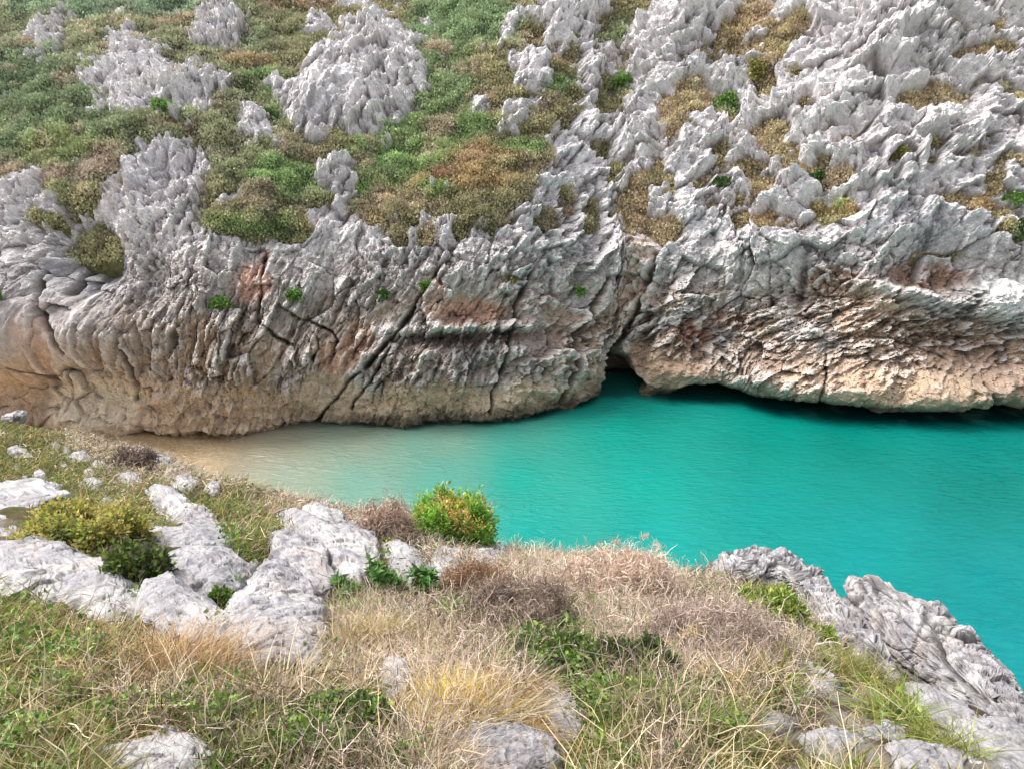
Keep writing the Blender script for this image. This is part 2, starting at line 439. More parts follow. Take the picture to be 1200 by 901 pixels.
k4, idD = blocks(Q + f32(0.03) * w2, (1 / 0.14, 1 / 0.19), 0.10, 1.8, 0.03, 0.12, 19, 0.4 + 0.6 * brk)
fl = 1 - np.abs(noise(Q + f32(0.12) * w1, (1 / 0.40, 1 / 2.2, 1), 12)) * 1.9
fl2 = 1 - np.abs(noise(Q + f32(0.08) * w1, (1 / 0.22, 1 / 1.0, 1), 14)) * 1.9
FLT = (1 - 0.75 * LF) * (1 - 0.75 * UP) * (1 - 0.6 * FOOT) * (0.25 + 0.75 * patch) * (1 - 0.6 * RT)
h += (0.24 * fl + 0.13 * fl2) * FLT * (0.1 + 0.9 * calm)
h += 0.10 * (ridged(Q, (1 / 0.3, 1 / 0.45, 1), 3, seed=15) - 0.4) * (0.3 + 0.7 * calm)
F1, F2, ID, ox, oy = cells2(Q + f32(0.15) * w1, (1 / 1.5, 1 / 1.15), seed=23)
h += LF * (1 - 0.4 * FOOT) * (0.55 * ((RND[ID, 2] - 0.5) + 2.2 * ((RND[ID, 3] - 0.5) * ox + (RND[ID, 0] - 0.5) * oy)) - 0.14 * np.exp(-((F2 - F1) / 0.05) ** 2))
h += 0.9 * fbm(Q0, 0.22, 4, seed=18) + 0.10 * fbm(Q0, 2.6, 4, seed=19)
# beds on the foot: long wave-cut hollows
h += FOOT * (0.28 * ridged(Q0, (1 / 2.6, 1 / 1.1, 1), 3, seed=21) + 0.10 * fbm(Q0, (1.2, 2.6, 1), 4, seed=22))

# buttresses (+) and recesses (-), metres: px, py, rx, ry, turn, amount
for (bx, by, rx, ry2, ro, am) in [
    (35, 385, 70, 62, 25, 3.2), (108, 305, 32, 40, 0, -3.0), (130, 395, 40, 30, 0, 1.4), (60, 455, 60, 25, 0, -1.0), (250, 380, 60, 60, 0, 0.9),
    (190, 330, 40, 40, 0, -0.8), (330, 420, 60, 50, 0, 0.8), (700, 330, 22, 60, 15, 1.0), (760, 380, 16, 60, 22, -1.4),
    (550, 366, 42, 15, 0, -1.1), (545, 398, 85, 9, -3, -1.0), (545, 384, 80, 6, -2, 0.5), (960, 345, 60, 30, 0, -1.3), (1085, 300, 60, 20, 0, -0.9), (1110, 330, 60, 20, 5, -1.4),
    (1160, 352, 60, 22, 10, 1.6), (1060, 345, 50, 8, 12, 0.9), (1110, 400, 90, 30, 12, -0.9), (880, 310, 60, 40, 0, 0.7), (1000, 440, 120, 26, 5, 1.3),
    (870, 430, 60, 20, 5, 0.8), (1180, 440, 80, 28, 0, 1.2), (860, 35, 90, 20, -38, -1.6), (1080, 40, 60, 30, -30, 0.8), (1000, 120, 30, 120, 35, 1.0), (1040, 210, 40, 90, 10, 1.2),
    (820, 50, 40, 60, 30, 0.8), (660, 430, 36, 40, 10, 0.7), (940, 330, 6, 40, 8, -0.8), (470, 420, 90, 60, 0, 0.4), (815, 400, 40, 26, 0, -0.8)]:
    h += am * ell(x, y, bx, by, rx, ry2, ro)
# joints: the long dark cracks: line, half width px, depth m
CRACKS = [([(532, 296), (512, 325), (490, 350), (470, 388), (440, 420), (410, 448), (385, 478), (368, 494)], 2.8, 1.7),
          ([(462, 400), (448, 430), (428, 455), (414, 478)], 1.8, 0.9),
          ([(622, 300), (604, 360), (596, 400), (590, 425), (580, 450), (572, 480)], 2.4, 1.3),
          ([(700, 330), (684, 365), (668, 400), (662, 425), (655, 452), (649, 470)], 2.6, 1.6),
          ([(770, 300), (757, 335), (745, 365), (730, 395), (715, 420), (702, 452)], 3.8, 2.2),
          ([(724, 300), (718, 335), (716, 352)], 1.8, 0.8),
          ([(160, 400), (162, 430), (165, 450), (161, 466)], 2.6, 1.4),
          ([(40, 425), (60, 432), (75, 440)], 2.0, 0.9), ([(100, 430), (92, 450), (85, 480)], 2.6, 1.0),
          ([(310, 382), (328, 396), (345, 404)], 2.2, 1.0), ([(345, 372), (380, 384), (396, 390), (398, 402)], 1.8, 1.0),
          ([(312, 305), (308, 335), (306, 380)], 2.6, 1.0), ([(68, 325), (80, 365), (95, 390), (105, 410)], 3.2, 1.5), ([(88, 268), (92, 300), (96, 345)], 3.0, 1.6),
          ([(960, 0), (925, 22), (895, 45), (865, 62), (830, 78)], 5.0, 2.6), ([(1112, 36), (1092, 58)], 3.5, 1.6), ([(1188, 0), (1090, 6)], 3.0, 1.0),
          ([(1020, 395), (1060, 402), (1100, 418)], 1.6, 0.6), ([(905, 300), (903, 360)], 2.0, 0.8), ([(700, 150), (680, 175), (655, 205)], 2.0, 0.8),
          ([(968, 400), (966, 440), (960, 465)], 1.8, 0.7), ([(1130, 445), (1140, 462), (1150, 470)], 4.0, 1.0), ([(640, 400), (630, 440)], 1.5, 0.5)]
crk = np.zeros_like(h)
jx = 5.0 * fbm(Q0, 1.3, 4, seed=25); jy = 5.0 * fbm(Q0, 1.3, 4, seed=26); jw = fbm(Q0, 0.8, 3, seed=27)
for ln, wd, dp in CRACKS:
    lx = [p[0] for p in ln]; ly = [p[1] for p in ln]
    m = (x > min(lx) - 30) & (x < max(lx) + 30) & (y > min(ly) - 30) & (y < max(ly) + 30)
    d = line_d(x[m] + jx[m], y[m] + jy[m], ln)
    g_ = np.exp(-(d / (wd * (0.55 + 0.5 * sm(jw[m], -0.2, 0.4)))) ** 2)
    g_ *= 0.35 + 0.65 * sm(jw[m], -0.3, 0.3)
    h[m] -= dp * 0.6 * g_; crk[m] = np.maximum(crk[m], 0.8 * g_)
# cave at the foot of the fissure and the undercut along the far right shore
xj = x + 9 * fbm(Q0, 0.9, 4, seed=62); yj = y + 9 * fbm(Q0, 0.9, 4, seed=63)
cave = np.clip(1.2 * ell(xj, yj, 722, 440, 20, 22, 10) + 1.1 * ell(xj, yj, 738, 449, 18, 9) + 0.7 * ell(xj, yj, 716, 420, 9, 22, 14), 0, 1)
h -= 4.5 * sm(cave, 0.25, 0.8)
lip = YW[None, :].repeat(nr, 0).ravel()
under = sm(x, 765, 820)
lip_y = lip - 9 + 11 * fbm(Q0, 0.45, 5, seed=28)
h += under * 0.9 * np.exp(-((y - (lip_y - 14)) / 16) ** 2)
h -= under * 2.2 * sm(y, lip_y - 2, lip_y + 5)
h -= (1 - under) * (0.45 + 0.8 * fbm(Q0, 0.7, 4, seed=64)) * sm(y, lip - 7, lip + 1)

# ---------------------------------------------------------------- rock sheet(s)
rag = 9.0 * fbm(Q0, 0.7, 5, seed=30) + 6 * noise(Q0, 1.9, 31)
def emit(k):
    """rows/columns of the sheet belonging to the main cliff (-1) or an outcrop"""
    s = lookup(SDM if k < 0 else OSD[k], x, y)
    if k < 0:
        big = sm(x, 620, 760) * (1 - sm(y, 250, 300))
        s = s + rag * (0.9 + 1.1 * big)
        near = sm(sd_any, -95, -18) * (1 - sm(x, 640, 720))
        s = np.maximum(s, np.where(y < 300, 55 * (pins - 0.25) * (0.3 + near) - 10 * (1 - near) , -99))
        s = np.where(big > 0.05, np.minimum(s, 26), s)
        amp = 1.0
        off = 0.55 * np.clip(s / 12, -2.6, 1.0) + big * (0.06 + 0.85 * fbm(Q, (1.5, 0.5, 1), 4, seed=65)) + (1 - big) * (1 - sm(y, 255, 300)) * (0.9 * rag2 - 0.05)
        keep = s > -26
    else:
        pl = np.array(OUTCROPS[k][1]); size = max(np.ptp(pl[:, 0]), np.ptp(pl[:, 1]))
        r = min(1.0, size / 60); s = s + (rag * 0.8 + 11 * rag2) * r + 1
        amp = 0.5 + 0.45 * r
        dome = np.sqrt(np.clip(s / (0.22 * size + 3), 0, 1))
        off = np.where(s > 0, OUTCROPS[k][2] * dome * 0.7, s / 12 * 0.9) + 0.35 + 0.5 * rag2
        keep = s > -14
    return s, off, keep, amp
hx = h
sd_any = lookup(np.maximum.reduce([SDM] + OSD), x, y)
rag2 = fbm(Q, (1.3, 0.8, 1), 4, seed=34)
pins = fbm(Q, (0.95, 0.6, 1), 4, seed=33)
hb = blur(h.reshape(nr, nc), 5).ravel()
cav = np.clip((h - hb) / 0.35, -1, 1)           # drives the tint: hollows darker, raised tips paler

g1 = lin(210, 204, 204); g2 = lin(236, 231, 230); g3 = lin(174, 168, 172)
n_a = fbm(Q0, 0.5, 5, seed=40); n_b = fbm(Qw, (2.2, 0.5, 1), 5, seed=41); n_c = fbm(Q0, 3.0, 4, seed=43)
col = mixc(np.tile(g1, (len(x), 1)), g2, sm(n_a + 0.4 * n_c, -0.25, 0.35))
col = mixc(col, g3, 0.75 * sm(n_b, 0.02, 0.4))
# grey-blue weathered wall low down, lighter karst above
low = sm(y, 255, 330) * (1 - FOOT)
col = mixc(col, lin(160, 150, 146), 0.75 * low * sm(n_a + n_b, -0.6, 0.25))
col = mixc(col, lin(170, 146, 120), 0.95 * sm(y, 300, 385) * sm(-n_a + 0.4 * n_b, -0.4, 0.2))
STAINS_SHADE = [(205, 355, 60, 22, 0, (126, 120, 120), 0.5), (60, 350, 50, 30, 20, (132, 126, 128), 0.6), (150, 395, 50, 20, 0, (136, 126, 120), 0.5), (330, 370, 50, 30, 0, (136, 128, 124), 0.5), (570, 425, 60, 20, 0, (124, 114, 112), 0.5),   # px, py, rx, ry, turn, colour, amount
    (25, 445, 60, 26, 0, (172, 146, 120), 0.6), (75, 400, 16, 30, 15, (184, 148, 126), 0.7), (300, 338, 22, 20, 0, (190, 140, 114), 0.75), (310, 318, 6, 22, 10, (182, 128, 102), 0.5),
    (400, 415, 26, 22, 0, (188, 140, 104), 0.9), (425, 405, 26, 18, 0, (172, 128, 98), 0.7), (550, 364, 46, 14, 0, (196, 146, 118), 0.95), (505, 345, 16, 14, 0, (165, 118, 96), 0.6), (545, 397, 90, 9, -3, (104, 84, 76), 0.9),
    (690, 388, 40, 22, 0, (138, 112, 92), 0.9), (735, 345, 18, 60, 18, (172, 142, 118), 0.9), (745, 300, 20, 20, 0, (192, 168, 148), 0.7), (700, 420, 30, 40, 10, (150, 128, 102), 0.8),
    (810, 398, 26, 24, 0, (170, 112, 80), 0.9), (790, 420, 60, 24, 0, (158, 126, 96), 0.9), (860, 375, 26, 10, 0, (152, 112, 88), 0.8), (890, 420, 60, 20, 0, (140, 116, 98), 0.8),
    (975, 330, 40, 18, 0, (148, 116, 92), 0.85), (1020, 375, 40, 30, 0, (176, 142, 112), 0.9), (1090, 400, 70, 30, 10, (158, 126, 100), 0.95), (1095, 325, 50, 16, 0, (148, 110, 86), 0.8), (1085, 275, 10, 30, 5, (106, 100, 108), 0.6),
    (1170, 430, 70, 30, 0, (160, 130, 104), 0.9), (1010, 440, 90, 22, 5, (182, 150, 118), 0.8), (1180, 350, 50, 30, 10, (226, 222, 220), 0.9), (480, 425, 60, 20, 0, (150, 132, 122), 0.5),
    (110, 312, 40, 36, 0, (136, 134, 142), 0.8), (25, 390, 42, 34, 20, (150, 144, 146), 0.8), (120, 470, 50, 26, 0, (208, 180, 156), 0.6), (880, 20, 30, 12, -30, (170, 138, 112), 0.5), (640, 395, 30, 30, 0, (150, 122, 104), 0.5)]  # bluish grey on the recessed left wall is slab shading painted in
nst = n_a * 0.5 + n_b * 0.5
foot_c = lin(*np.array([196, 170, 140])) * (0.78 + 0.22 * sm(x, 60, 150)[:, None]) * (1 - sm(x, 300, 520)[:, None]) + lin(194, 172, 138) * sm(x, 300, 520)[:, None]
FC = np.clip(FOOT * (0.86 + 0.5 * n_c), 0, 1)[:, None]
col = col * (1 - FC) + foot_c * FC
for (bx, by, rx, ry2, ro, c, am) in STAINS_SHADE:
    e = ell(x + 14 * n_a, y + 10 * n_b, bx, by, rx, ry2, ro)
    cc_ = np.minimum(lin(*c) * 1.45, 0.75); cc_ = cc_ * 0.82 + cc_.mean() * 0.18
    col = mixc(col, cc_, np.clip(am * 1.3 * sm(e, 0.12, 0.6) * (0.9 + 0.6 * nst), 0, 1))
# dark drip streaks down the face
strk = fbm(np.stack([a - 0.25 * b, b, 0 * a], 1), (1.7, 0.16, 1), 4, seed=47)
face = sm(y, 270, 330) * (1 - 0.55 * FOOT) + 0.9 * ell(x, y, 380, 130, 44, 34)
col *= (1 - 0.5 * np.clip(face, 0, 1) * sm(strk, 0.10, 0.42))[:, None]
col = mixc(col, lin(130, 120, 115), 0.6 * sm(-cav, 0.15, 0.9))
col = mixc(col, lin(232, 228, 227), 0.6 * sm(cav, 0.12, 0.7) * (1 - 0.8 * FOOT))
col = mixc(col, lin(60, 54, 52), 0.7 * crk * (1 - 0.3 * FOOT))
# black-green tide band
P0z = base[:, 2] + 0.25 * n_a
tide = (1 - sm(P0z + 0.25 * n_c, 0.35, 1.0)) * sm(x, 330, 450)
col = mixc(col, lin(74, 70, 54), 0.85 * tide)
col = mixc(col, lin(150, 140, 112), 0.35 * (1 - sm(P0z, 0.4, 1.5)) * sm(x, 500, 700) * (1 - tide))
hue_ = col.mean(1, keepdims=True)
col = col * 0.8 + hue_ * np.array([1.02, 0.985, 0.99]) * 0.2
col = col * (1 + np.array([0.02, 0.0, -0.035]) * sm(y, 260, 400)[:, None])
col = np.clip(col, 0.01, 0.82)

M_rock = rock_material('karst_limestone', 3.2, 0.10, 0.78, 1.2)
M_hill = soil_material('hillside_turf', 3.0, 0.25)

ROCKS = {}
def build_rock(k, name):
    s, off, keep, amp = emit(k)
    d = off + hx * amp
    if k < 0: dirn = nrm
    else:
        dirn = nrm * 0.9 + np.array([0, -0.3, 0.12]); dirn = dirn / np.linalg.norm(dirn, axis=1, keepdims=True)
    P = base + dirn * d[:, None]
    global ROCK_D
    ROCK_D = np.where(keep, np.maximum(ROCK_D, d), ROCK_D)
    Fq = grid_faces(nr, nc, keep)
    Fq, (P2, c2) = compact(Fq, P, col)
    return mesh_np(name, P2, Fq, M_rock, c2, smooth=False)

ROCK_D = np.full(len(x), -9.0)
cl = build_rock(-1, 'cliff'); tag(cl, kind='structure')
for k, (lab, pl, am) in enumerate(OUTCROPS):
    o = build_rock(k, 'rock_outcrop')
    tag(o, lab, 'rock outcrop', 'rock outcrops in the hillside scrub')

# ---------------------------------------------------------------- turf sheet below the scrub
GREEN = [(545, 40, 70, 34, 0, (100, 124, 84)), (520, 110, 46, 40, 0, (98, 118, 76)), (470, 190, 66, 28, -10, (104, 132, 72)), (500, 160, 80, 22, -10, (104, 130, 72)), (335, 225, 50, 22, 10, (106, 134, 74)),
         (300, 272, 46, 14, 0, (108, 128, 66)), (195, 145, 26, 9, 0, (98, 134, 66)), (60, 150, 90, 50, 0, (98, 114, 80)), (110, 15, 160, 18, 0, (108, 130, 104)), (420, 235, 22, 14, 0, (96, 134, 62)),
         (310, 110, 24, 16, 0, (90, 116, 62)), (20, 100, 60, 40, 0, (96, 114, 82)), (650, 110, 18, 12, 0, (92, 116, 70)), (730, 100, 18, 14, 0, (92, 118, 66)), (610, 180, 34, 14, 0, (98, 122, 62)), (510, 235, 20, 8, 0, (110, 132, 66)),
         (850, 122, 18, 10, 0, (100, 126, 76)), (845, 222, 14, 8, 0, (80, 116, 66)), (1190, 240, 20, 8, 0, (84, 118, 60)), (1195, 272, 18, 12, 0, (84, 116, 60)), (330, 140, 12, 14, 0, (96, 118, 60)), (980, 235, 20, 10, 0, (112, 122, 62)), (700, 60, 14, 20, 0, (104, 122, 80)),
         (600, 50, 16, 20, 0, (104, 116, 82)), (280, 60, 30, 20, 0, (112, 122, 92)), (730, 50, 16, 30, 0, (114, 124, 90)), (75, 185, 50, 18, 0, (110, 120, 72))]
BROWN = [(560, 195, 50, 16, 0, (158, 128, 92)), (60, 205, 70, 16, 0, (132, 116, 102)), (545, 225, 60, 14, 0, (140, 118, 76)), (100, 205, 50, 22, 0, (128, 112, 104)), (815, 113, 34, 22, 0, (176, 152, 122)), (1085, 117, 60, 14, 0, (156, 140, 110)),
         (784, 150, 20, 50, 10, (158, 138, 110)), (766, 265, 34, 22, 0, (152, 134, 110)), (900, 165, 34, 26, 0, (150, 136, 106)), (980, 245, 40, 16, 0, (158, 134, 82)), (1140, 242, 40, 9, 0, (158, 126, 84)), (290, 90, 30, 12, 0, (142, 122, 92)), (510, 215, 20, 8, 0, (148, 92, 84)),
         (350, 10, 50, 14, 0, (150, 128, 106)), (185, 30, 60, 10, 0, (150, 132, 106)), (745, 240, 18, 40, 0, (158, 138, 110)), (910, 262, 34, 12, 0, (150, 122, 88)), (650, 75, 14, 12, 0, (140, 112, 94)), (400, 270, 60, 12, 0, (138, 122, 84)), (890, 20, 30, 20, 0, (158, 134, 106))]
def veg_colour(x, y, n1, n2):
    c = np.tile(lin(118, 116, 80), (len(x), 1))
    c = mixc(c, lin(138, 122, 88), 0.8 * sm(x, 680, 900))
    c = mixc(c, lin(110, 118, 90), 0.8 * (1 - sm(x, 250, 420)) * (1 - sm(y, 190, 250)))
    for L_ in (BROWN, GREEN):
        for (bx, by, rx, ry2, ro, cc) in L_:
            e = ell(x + 26 * n1, y + 16 * n2, bx, by, rx * 1.15, ry2 * 1.15, ro)
            c = mixc(c, lin(*cc), 0.95 * sm(e, 0.25, 0.7))
    c = mixc(c, lin(146, 128, 112), 0.8 * sm(n1 - n2, 0.08, 0.5))
    c = mixc(c, lin(96, 110, 68), 0.5 * sm(n2 - n1, 0.2, 0.6))
    return c
st_x = np.arange(0, nc, 2); st_y = np.arange(0, nr, 2)
sub = (st_y[:, None] * nc + st_x[None, :])
sx, sy = GX[np.ix_(st_y, st_x)].ravel(), GY[np.ix_(st_y, st_x)].ravel()
sub = sub.ravel(); tb = base[sub]; tn = nrm[sub]; tq = Q0[sub]
tw = (tq + 0.4 * np.stack([fbm(tq, 0.8, 3, seed=51), fbm(tq, 0.8, 3, seed=52), 0 * tq[:, 0]], 1)).astype(f32)
F1, F2, ID, ox, oy = cells2(tw, (1 / 1.5, 1 / 1.1), seed=13)
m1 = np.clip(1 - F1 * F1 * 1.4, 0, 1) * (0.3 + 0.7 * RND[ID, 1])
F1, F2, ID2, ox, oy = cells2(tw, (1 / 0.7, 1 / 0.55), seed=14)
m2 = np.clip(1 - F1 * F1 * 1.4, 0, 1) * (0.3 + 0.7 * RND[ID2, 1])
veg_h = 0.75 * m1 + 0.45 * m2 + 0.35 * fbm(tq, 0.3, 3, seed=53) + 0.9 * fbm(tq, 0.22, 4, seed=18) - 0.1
veg_h -= 0.72 * sm(sx, 620, 740)                  # thinner cover on the rocky right-hand spur
veg_h += 0.5 * (-sm(sy, 262, 300)) - 8 * sm(sy, 300, 335)
rock_here = lookup(SDM, sx, sy)
veg_h -= 0.9 * sm(rock_here, 5, 22) * (1 - sm(sx, 640, 760))
tn1 = fbm(tq, 0.35, 4, seed=55); tn2 = fbm(tq, 0.6, 4, seed=56)
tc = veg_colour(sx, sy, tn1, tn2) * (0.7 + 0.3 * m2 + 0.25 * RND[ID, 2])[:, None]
tdir = tn * 0.6 + np.array([0, 0, 0.4]); tdir /= np.linalg.norm(tdir, axis=1, keepdims=True)
tp = tb + tdir * veg_h[:, None]
Fq = grid_faces(len(st_y), len(st_x), sy < 335)
Fq2, (tp2, tc2) = compact(Fq, tp, tc)
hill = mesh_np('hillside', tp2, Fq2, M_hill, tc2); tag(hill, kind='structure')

# ---------------------------------------------------------------- scrub: leaf sprays standing on the turf
M_scrub = leaf_material('scrub_leaves', 0.25, 0.7, 0.15)
def sprays(n_leaf, size, seed, where, colf, name, lab, cat, upb=0.5, lift=0.25):
    r = np.random.default_rng(seed)
    wgt = where / where.sum()
    idx = r.choice(len(wgt), n_leaf, p=wgt)
    P = tp[idx] + r.normal(size=(n_leaf, 3)) * np.array([0.18, 0.18, 0.06]) + tdir[idx] * (r.random((n_leaf, 1)) * lift)
    d = r.normal(size=(n_leaf, 3)) * 0.8 + tdir[idx] * upb + np.array([0, 0, upb]); d /= np.linalg.norm(d, axis=1, keepdims=True)
    e = np.cross(d, r.normal(size=(n_leaf, 3))); e /= np.linalg.norm(e, axis=1, keepdims=True)
    dist = np.linalg.norm(P - EYE, axis=1)
    L_ = (size * (0.6 + 0.8 * r.random(n_leaf)) * (dist / 60) ** 0.7)[:, None]; W_ = L_ * (0.22 + 0.25 * r.random((n_leaf, 1)))
    V = np.stack([P, P + d * L_ * 0.5 + e * W_, P + d * L_, P + d * L_ * 0.5 - e * W_], 1).reshape(-1, 3)
    c = colf(idx, r); c = np.repeat(c, 4, 0)
    o = mesh_np(name, V, np.arange(4 * n_leaf).reshape(-1, 4), M_scrub, c, smooth=False)
    return tag(o, lab, cat, kind='stuff')
top_rock = np.full(len(sx), -9.0)
for k in range(-1, len(OUTCROPS)):
    s_, off_, kp_, am_ = emit(k)
    top_rock = np.maximum(top_rock, np.where(kp_, off_ + hx * am_, -9.0)[sub])
bare_turf = sm(veg_h - top_rock, -0.25, 0.15)
inframe = (sx > -180) & (sx < 1380) & (sy > -120) & (sy < 300)
area = np.where((sx > -12) & (sx < 1212) & (sy > -8), 1.0, 0.5)
vegw = inframe * area * bare_turf
gness = np.zeros_like(sx)
for (bx, by, rx, ry2, ro, cc) in GREEN: gness = np.maximum(gness, ell(sx + 26 * tn1, sy + 16 * tn2, bx, by, rx * 1.2, ry2 * 1.2, ro))
gness = np.clip(sm(gness, 0.2, 0.7) + 0.5 * (sx < 400) , 0, 1)
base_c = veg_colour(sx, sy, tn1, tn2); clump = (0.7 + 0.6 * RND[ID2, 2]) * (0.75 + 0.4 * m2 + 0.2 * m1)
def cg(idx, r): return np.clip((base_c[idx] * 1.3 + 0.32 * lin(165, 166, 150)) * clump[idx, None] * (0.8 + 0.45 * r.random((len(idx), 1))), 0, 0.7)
def cd(idx, r):
    c = base_c[idx] * 0.95 + 0.5 * lin(176, 164, 140)
    return np.clip(c * clump[idx, None] * (0.8 + 0.4 * r.random((len(idx), 1))), 0, 0.7)
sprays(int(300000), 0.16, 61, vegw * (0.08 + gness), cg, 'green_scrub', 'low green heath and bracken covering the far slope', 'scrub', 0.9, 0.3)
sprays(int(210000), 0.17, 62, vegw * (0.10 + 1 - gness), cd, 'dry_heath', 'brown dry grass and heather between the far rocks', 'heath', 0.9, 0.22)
# =================================================================== WATER AND BEACH
wx = np.arange(-420, 1700, 5.0); wy = np.concatenate([np.arange(436, 520, 2.0), np.arange(520, 1400, 6.0)])
WX, WY = np.meshgrid(wx, wy)
_, ry_, rz_ = ray(WX, WY)
WP = at(WX, WY, -EYE[2] * ry_ / rz_)
HUES = np.array([  # plate x, y, colour
    (150, 520, 200, 174, 138), (230, 520, 196, 174, 138), (290, 512, 186, 174, 142), (330, 520, 170, 170, 140), (340, 560, 154, 174, 146), (420, 510, 152, 168, 140), (420, 570, 124, 176, 150),
    (520, 512, 126, 166, 140), (520, 560, 92, 174, 148), (620, 505, 72, 162, 138), (610, 560, 20, 172, 146), (620, 620, 14, 172, 152), (690, 490, 30, 165, 140), (720, 500, 8, 166, 142), (750, 485, 0, 152, 130),
    (760, 560, 0, 168, 146), (760, 650, 0, 168, 152), (900, 520, 0, 150, 128), (900, 600, 0, 158, 142), (1000, 650, 0, 158, 148), (1150, 560, 0, 136, 120), (1150, 700, 0, 146, 140), (1200, 800, 0, 150, 146),
    (1500, 600, 0, 128, 118), (1000, 520, 0, 140, 120), (300, 700, 110, 172, 146), (600, 900, 0, 165, 150), (1500, 1200, 0, 140, 135), (-300, 600, 150, 165, 130), (-300, 1200, 120, 165, 140)], float)
p = np.stack([WX.ravel(), WY.ravel()], 1)
d = np.sqrt(((p[:, None, :] - HUES[None, :, :2]) ** 2).sum(-1))
wgt = 1 / (d + 18) ** 3
hue = np.array([lin(*q[2:]) for q in HUES])
wc = (wgt @ hue) / wgt.sum(1, keepdims=True)
WPf = WP.reshape(-1, 3)
wn = fbm(WPf, (0.10, 0.16, 1), 4, seed=70); wn2 = fbm(WPf, 0.5, 3, seed=71)
wc *= np.array([1, 0.97, 1.07]) * 0.66 * (1 + 0.10 * wn)[:, None]
# drowned rock plus the overhang's shade, both painted dark along the cliff foot
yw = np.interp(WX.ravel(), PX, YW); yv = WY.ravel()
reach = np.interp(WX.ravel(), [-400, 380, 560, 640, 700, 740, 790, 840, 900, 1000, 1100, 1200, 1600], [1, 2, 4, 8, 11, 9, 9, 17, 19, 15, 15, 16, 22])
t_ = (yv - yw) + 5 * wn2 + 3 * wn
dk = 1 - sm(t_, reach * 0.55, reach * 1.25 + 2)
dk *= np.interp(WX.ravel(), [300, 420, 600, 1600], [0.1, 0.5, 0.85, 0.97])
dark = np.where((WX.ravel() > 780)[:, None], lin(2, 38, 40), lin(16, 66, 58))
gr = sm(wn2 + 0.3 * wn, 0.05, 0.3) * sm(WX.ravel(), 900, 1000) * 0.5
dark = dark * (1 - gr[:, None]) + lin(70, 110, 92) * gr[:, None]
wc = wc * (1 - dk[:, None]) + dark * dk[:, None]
# shallows clear to the sand
clear = np.clip((1 - sm(WX.ravel() + 0.6 * (560 - WY.ravel()) * -1 + 14 * wn2, 205, 300)), 0, 0.94)
m, t, out = nt('sea_water'); L = t.links.new
b_ = N(t, 'ShaderNodeBsdfPrincipled', i_Roughness=0.12); b_.inputs['IOR'].default_value = 1.33
b_.inputs['Specular IOR Level'].default_value = 0.6
A_ = N(t, 'ShaderNodeAttribute', attribute_name='tint'); L(A_.outputs['Color'], b_.inputs['Base Color'])
g_ = N(t, 'ShaderNodeNewGeometry')
mp = N(t, 'ShaderNodeMapping'); mp.inputs['Rotation'].default_value = (0, 0, math.radians(25)); mp.inputs['Scale'].default_value = (0.55, 1.5, 1.0)
L(g_.outputs['Position'], mp.inputs['Vector'])
n1 = N(t, 'ShaderNodeTexNoise', i_Scale=2.6, i_Detail=5.0, i_Roughness=0.6); n1.inputs['Distortion'].default_value = 0.6; L(mp.outputs[0], n1.inputs['Vector'])
n2 = N(t, 'ShaderNodeTexNoise', i_Scale=0.5, i_Detail=2.0); L(g_.outputs['Position'], n2.inputs['Vector'])
mm = N(t, 'ShaderNodeMath', operation='MULTIPLY'); L(n1.outputs['Fac'], mm.inputs[0]); L(n2.outputs['Fac'], mm.inputs[1])
bp = N(t, 'ShaderNodeBump', i_Strength=0.6, i_Distance=0.4); L(mm.outputs[0], bp.inputs['Height']); L(bp.outputs[0], b_.inputs['Normal'])
gl = N(t, 'ShaderNodeBsdfGlossy', i_Roughness=0.1); tr = N(t, 'ShaderNodeBsdfTransparent'); tr.inputs[0].default_value = (0.985, 1.0, 0.98, 1)
fr = N(t, 'ShaderNodeFresnel', i_IOR=1.33); L(bp.outputs[0], fr.inputs['Normal']); L(bp.outputs[0], gl.inputs['Normal'])
mx0 = N(t, 'ShaderNodeMixShader'); L(fr.outputs[0], mx0.inputs[0]); L(tr.outputs[0], mx0.inputs[1]); L(gl.outputs[0], mx0.inputs[2])
A2 = N(t, 'ShaderNodeAttribute', attribute_name='clear')
mx = N(t, 'ShaderNodeMixShader'); L(A2.outputs['Fac'], mx.inputs[0]); L(b_.outputs[0], mx.inputs[1]); L(mx0.outputs[0], mx.inputs[2])
L(mx.outputs[0], out.inputs[0])
M_water = m
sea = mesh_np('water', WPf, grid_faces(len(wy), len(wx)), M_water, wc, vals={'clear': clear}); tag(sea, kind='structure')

bx_ = np.arange(-500, 640, 6.0); by_ = np.arange(470, 1000, 6.0)
BX, BY = np.meshgrid(bx_, by_)
_, ry_, rz_ = ray(BX, BY)
BP = at(BX, BY, -EYE[2] * ry_ / rz_).reshape(-1, 3)
bn = fbm(BP, 0.3, 4, seed=75); bn2 = fbm(BP, 2.5, 4, seed=76)
BP[:, 2] = 0.03 - (BX.ravel() - 130) / 300 * 0.85 - np.clip(BX.ravel() - 330, 0, 999) / 120 + 0.20 * bn + 0.04 * bn2
bc = mixc(np.tile(lin(216, 194, 162), (len(BP), 1)), lin(200, 174, 138), sm(bn, -0.2, 0.3))
M_sand = soil_material('wet_sand', 6.0, 0.02)
beach = mesh_np('beach', BP, grid_faces(len(by_), len(bx_)), M_sand, bc); tag(beach, kind='structure')
# one sheet of sea bed and land under everything, out to the horizon
sb = np.array([(-1500, -1500, -3.0), (1500, -1500, -3.0), (1500, 1500, -3.0), (-1500, 1500, -3.0)])
M_bed = soil_material('sea_bed', 1.0, 0.1)
gs = mesh_np('ground', sb, np.array([[0, 1, 2, 3]]), M_bed, np.tile(lin(120, 120, 100), (4, 1))); tag(gs, kind='structure')
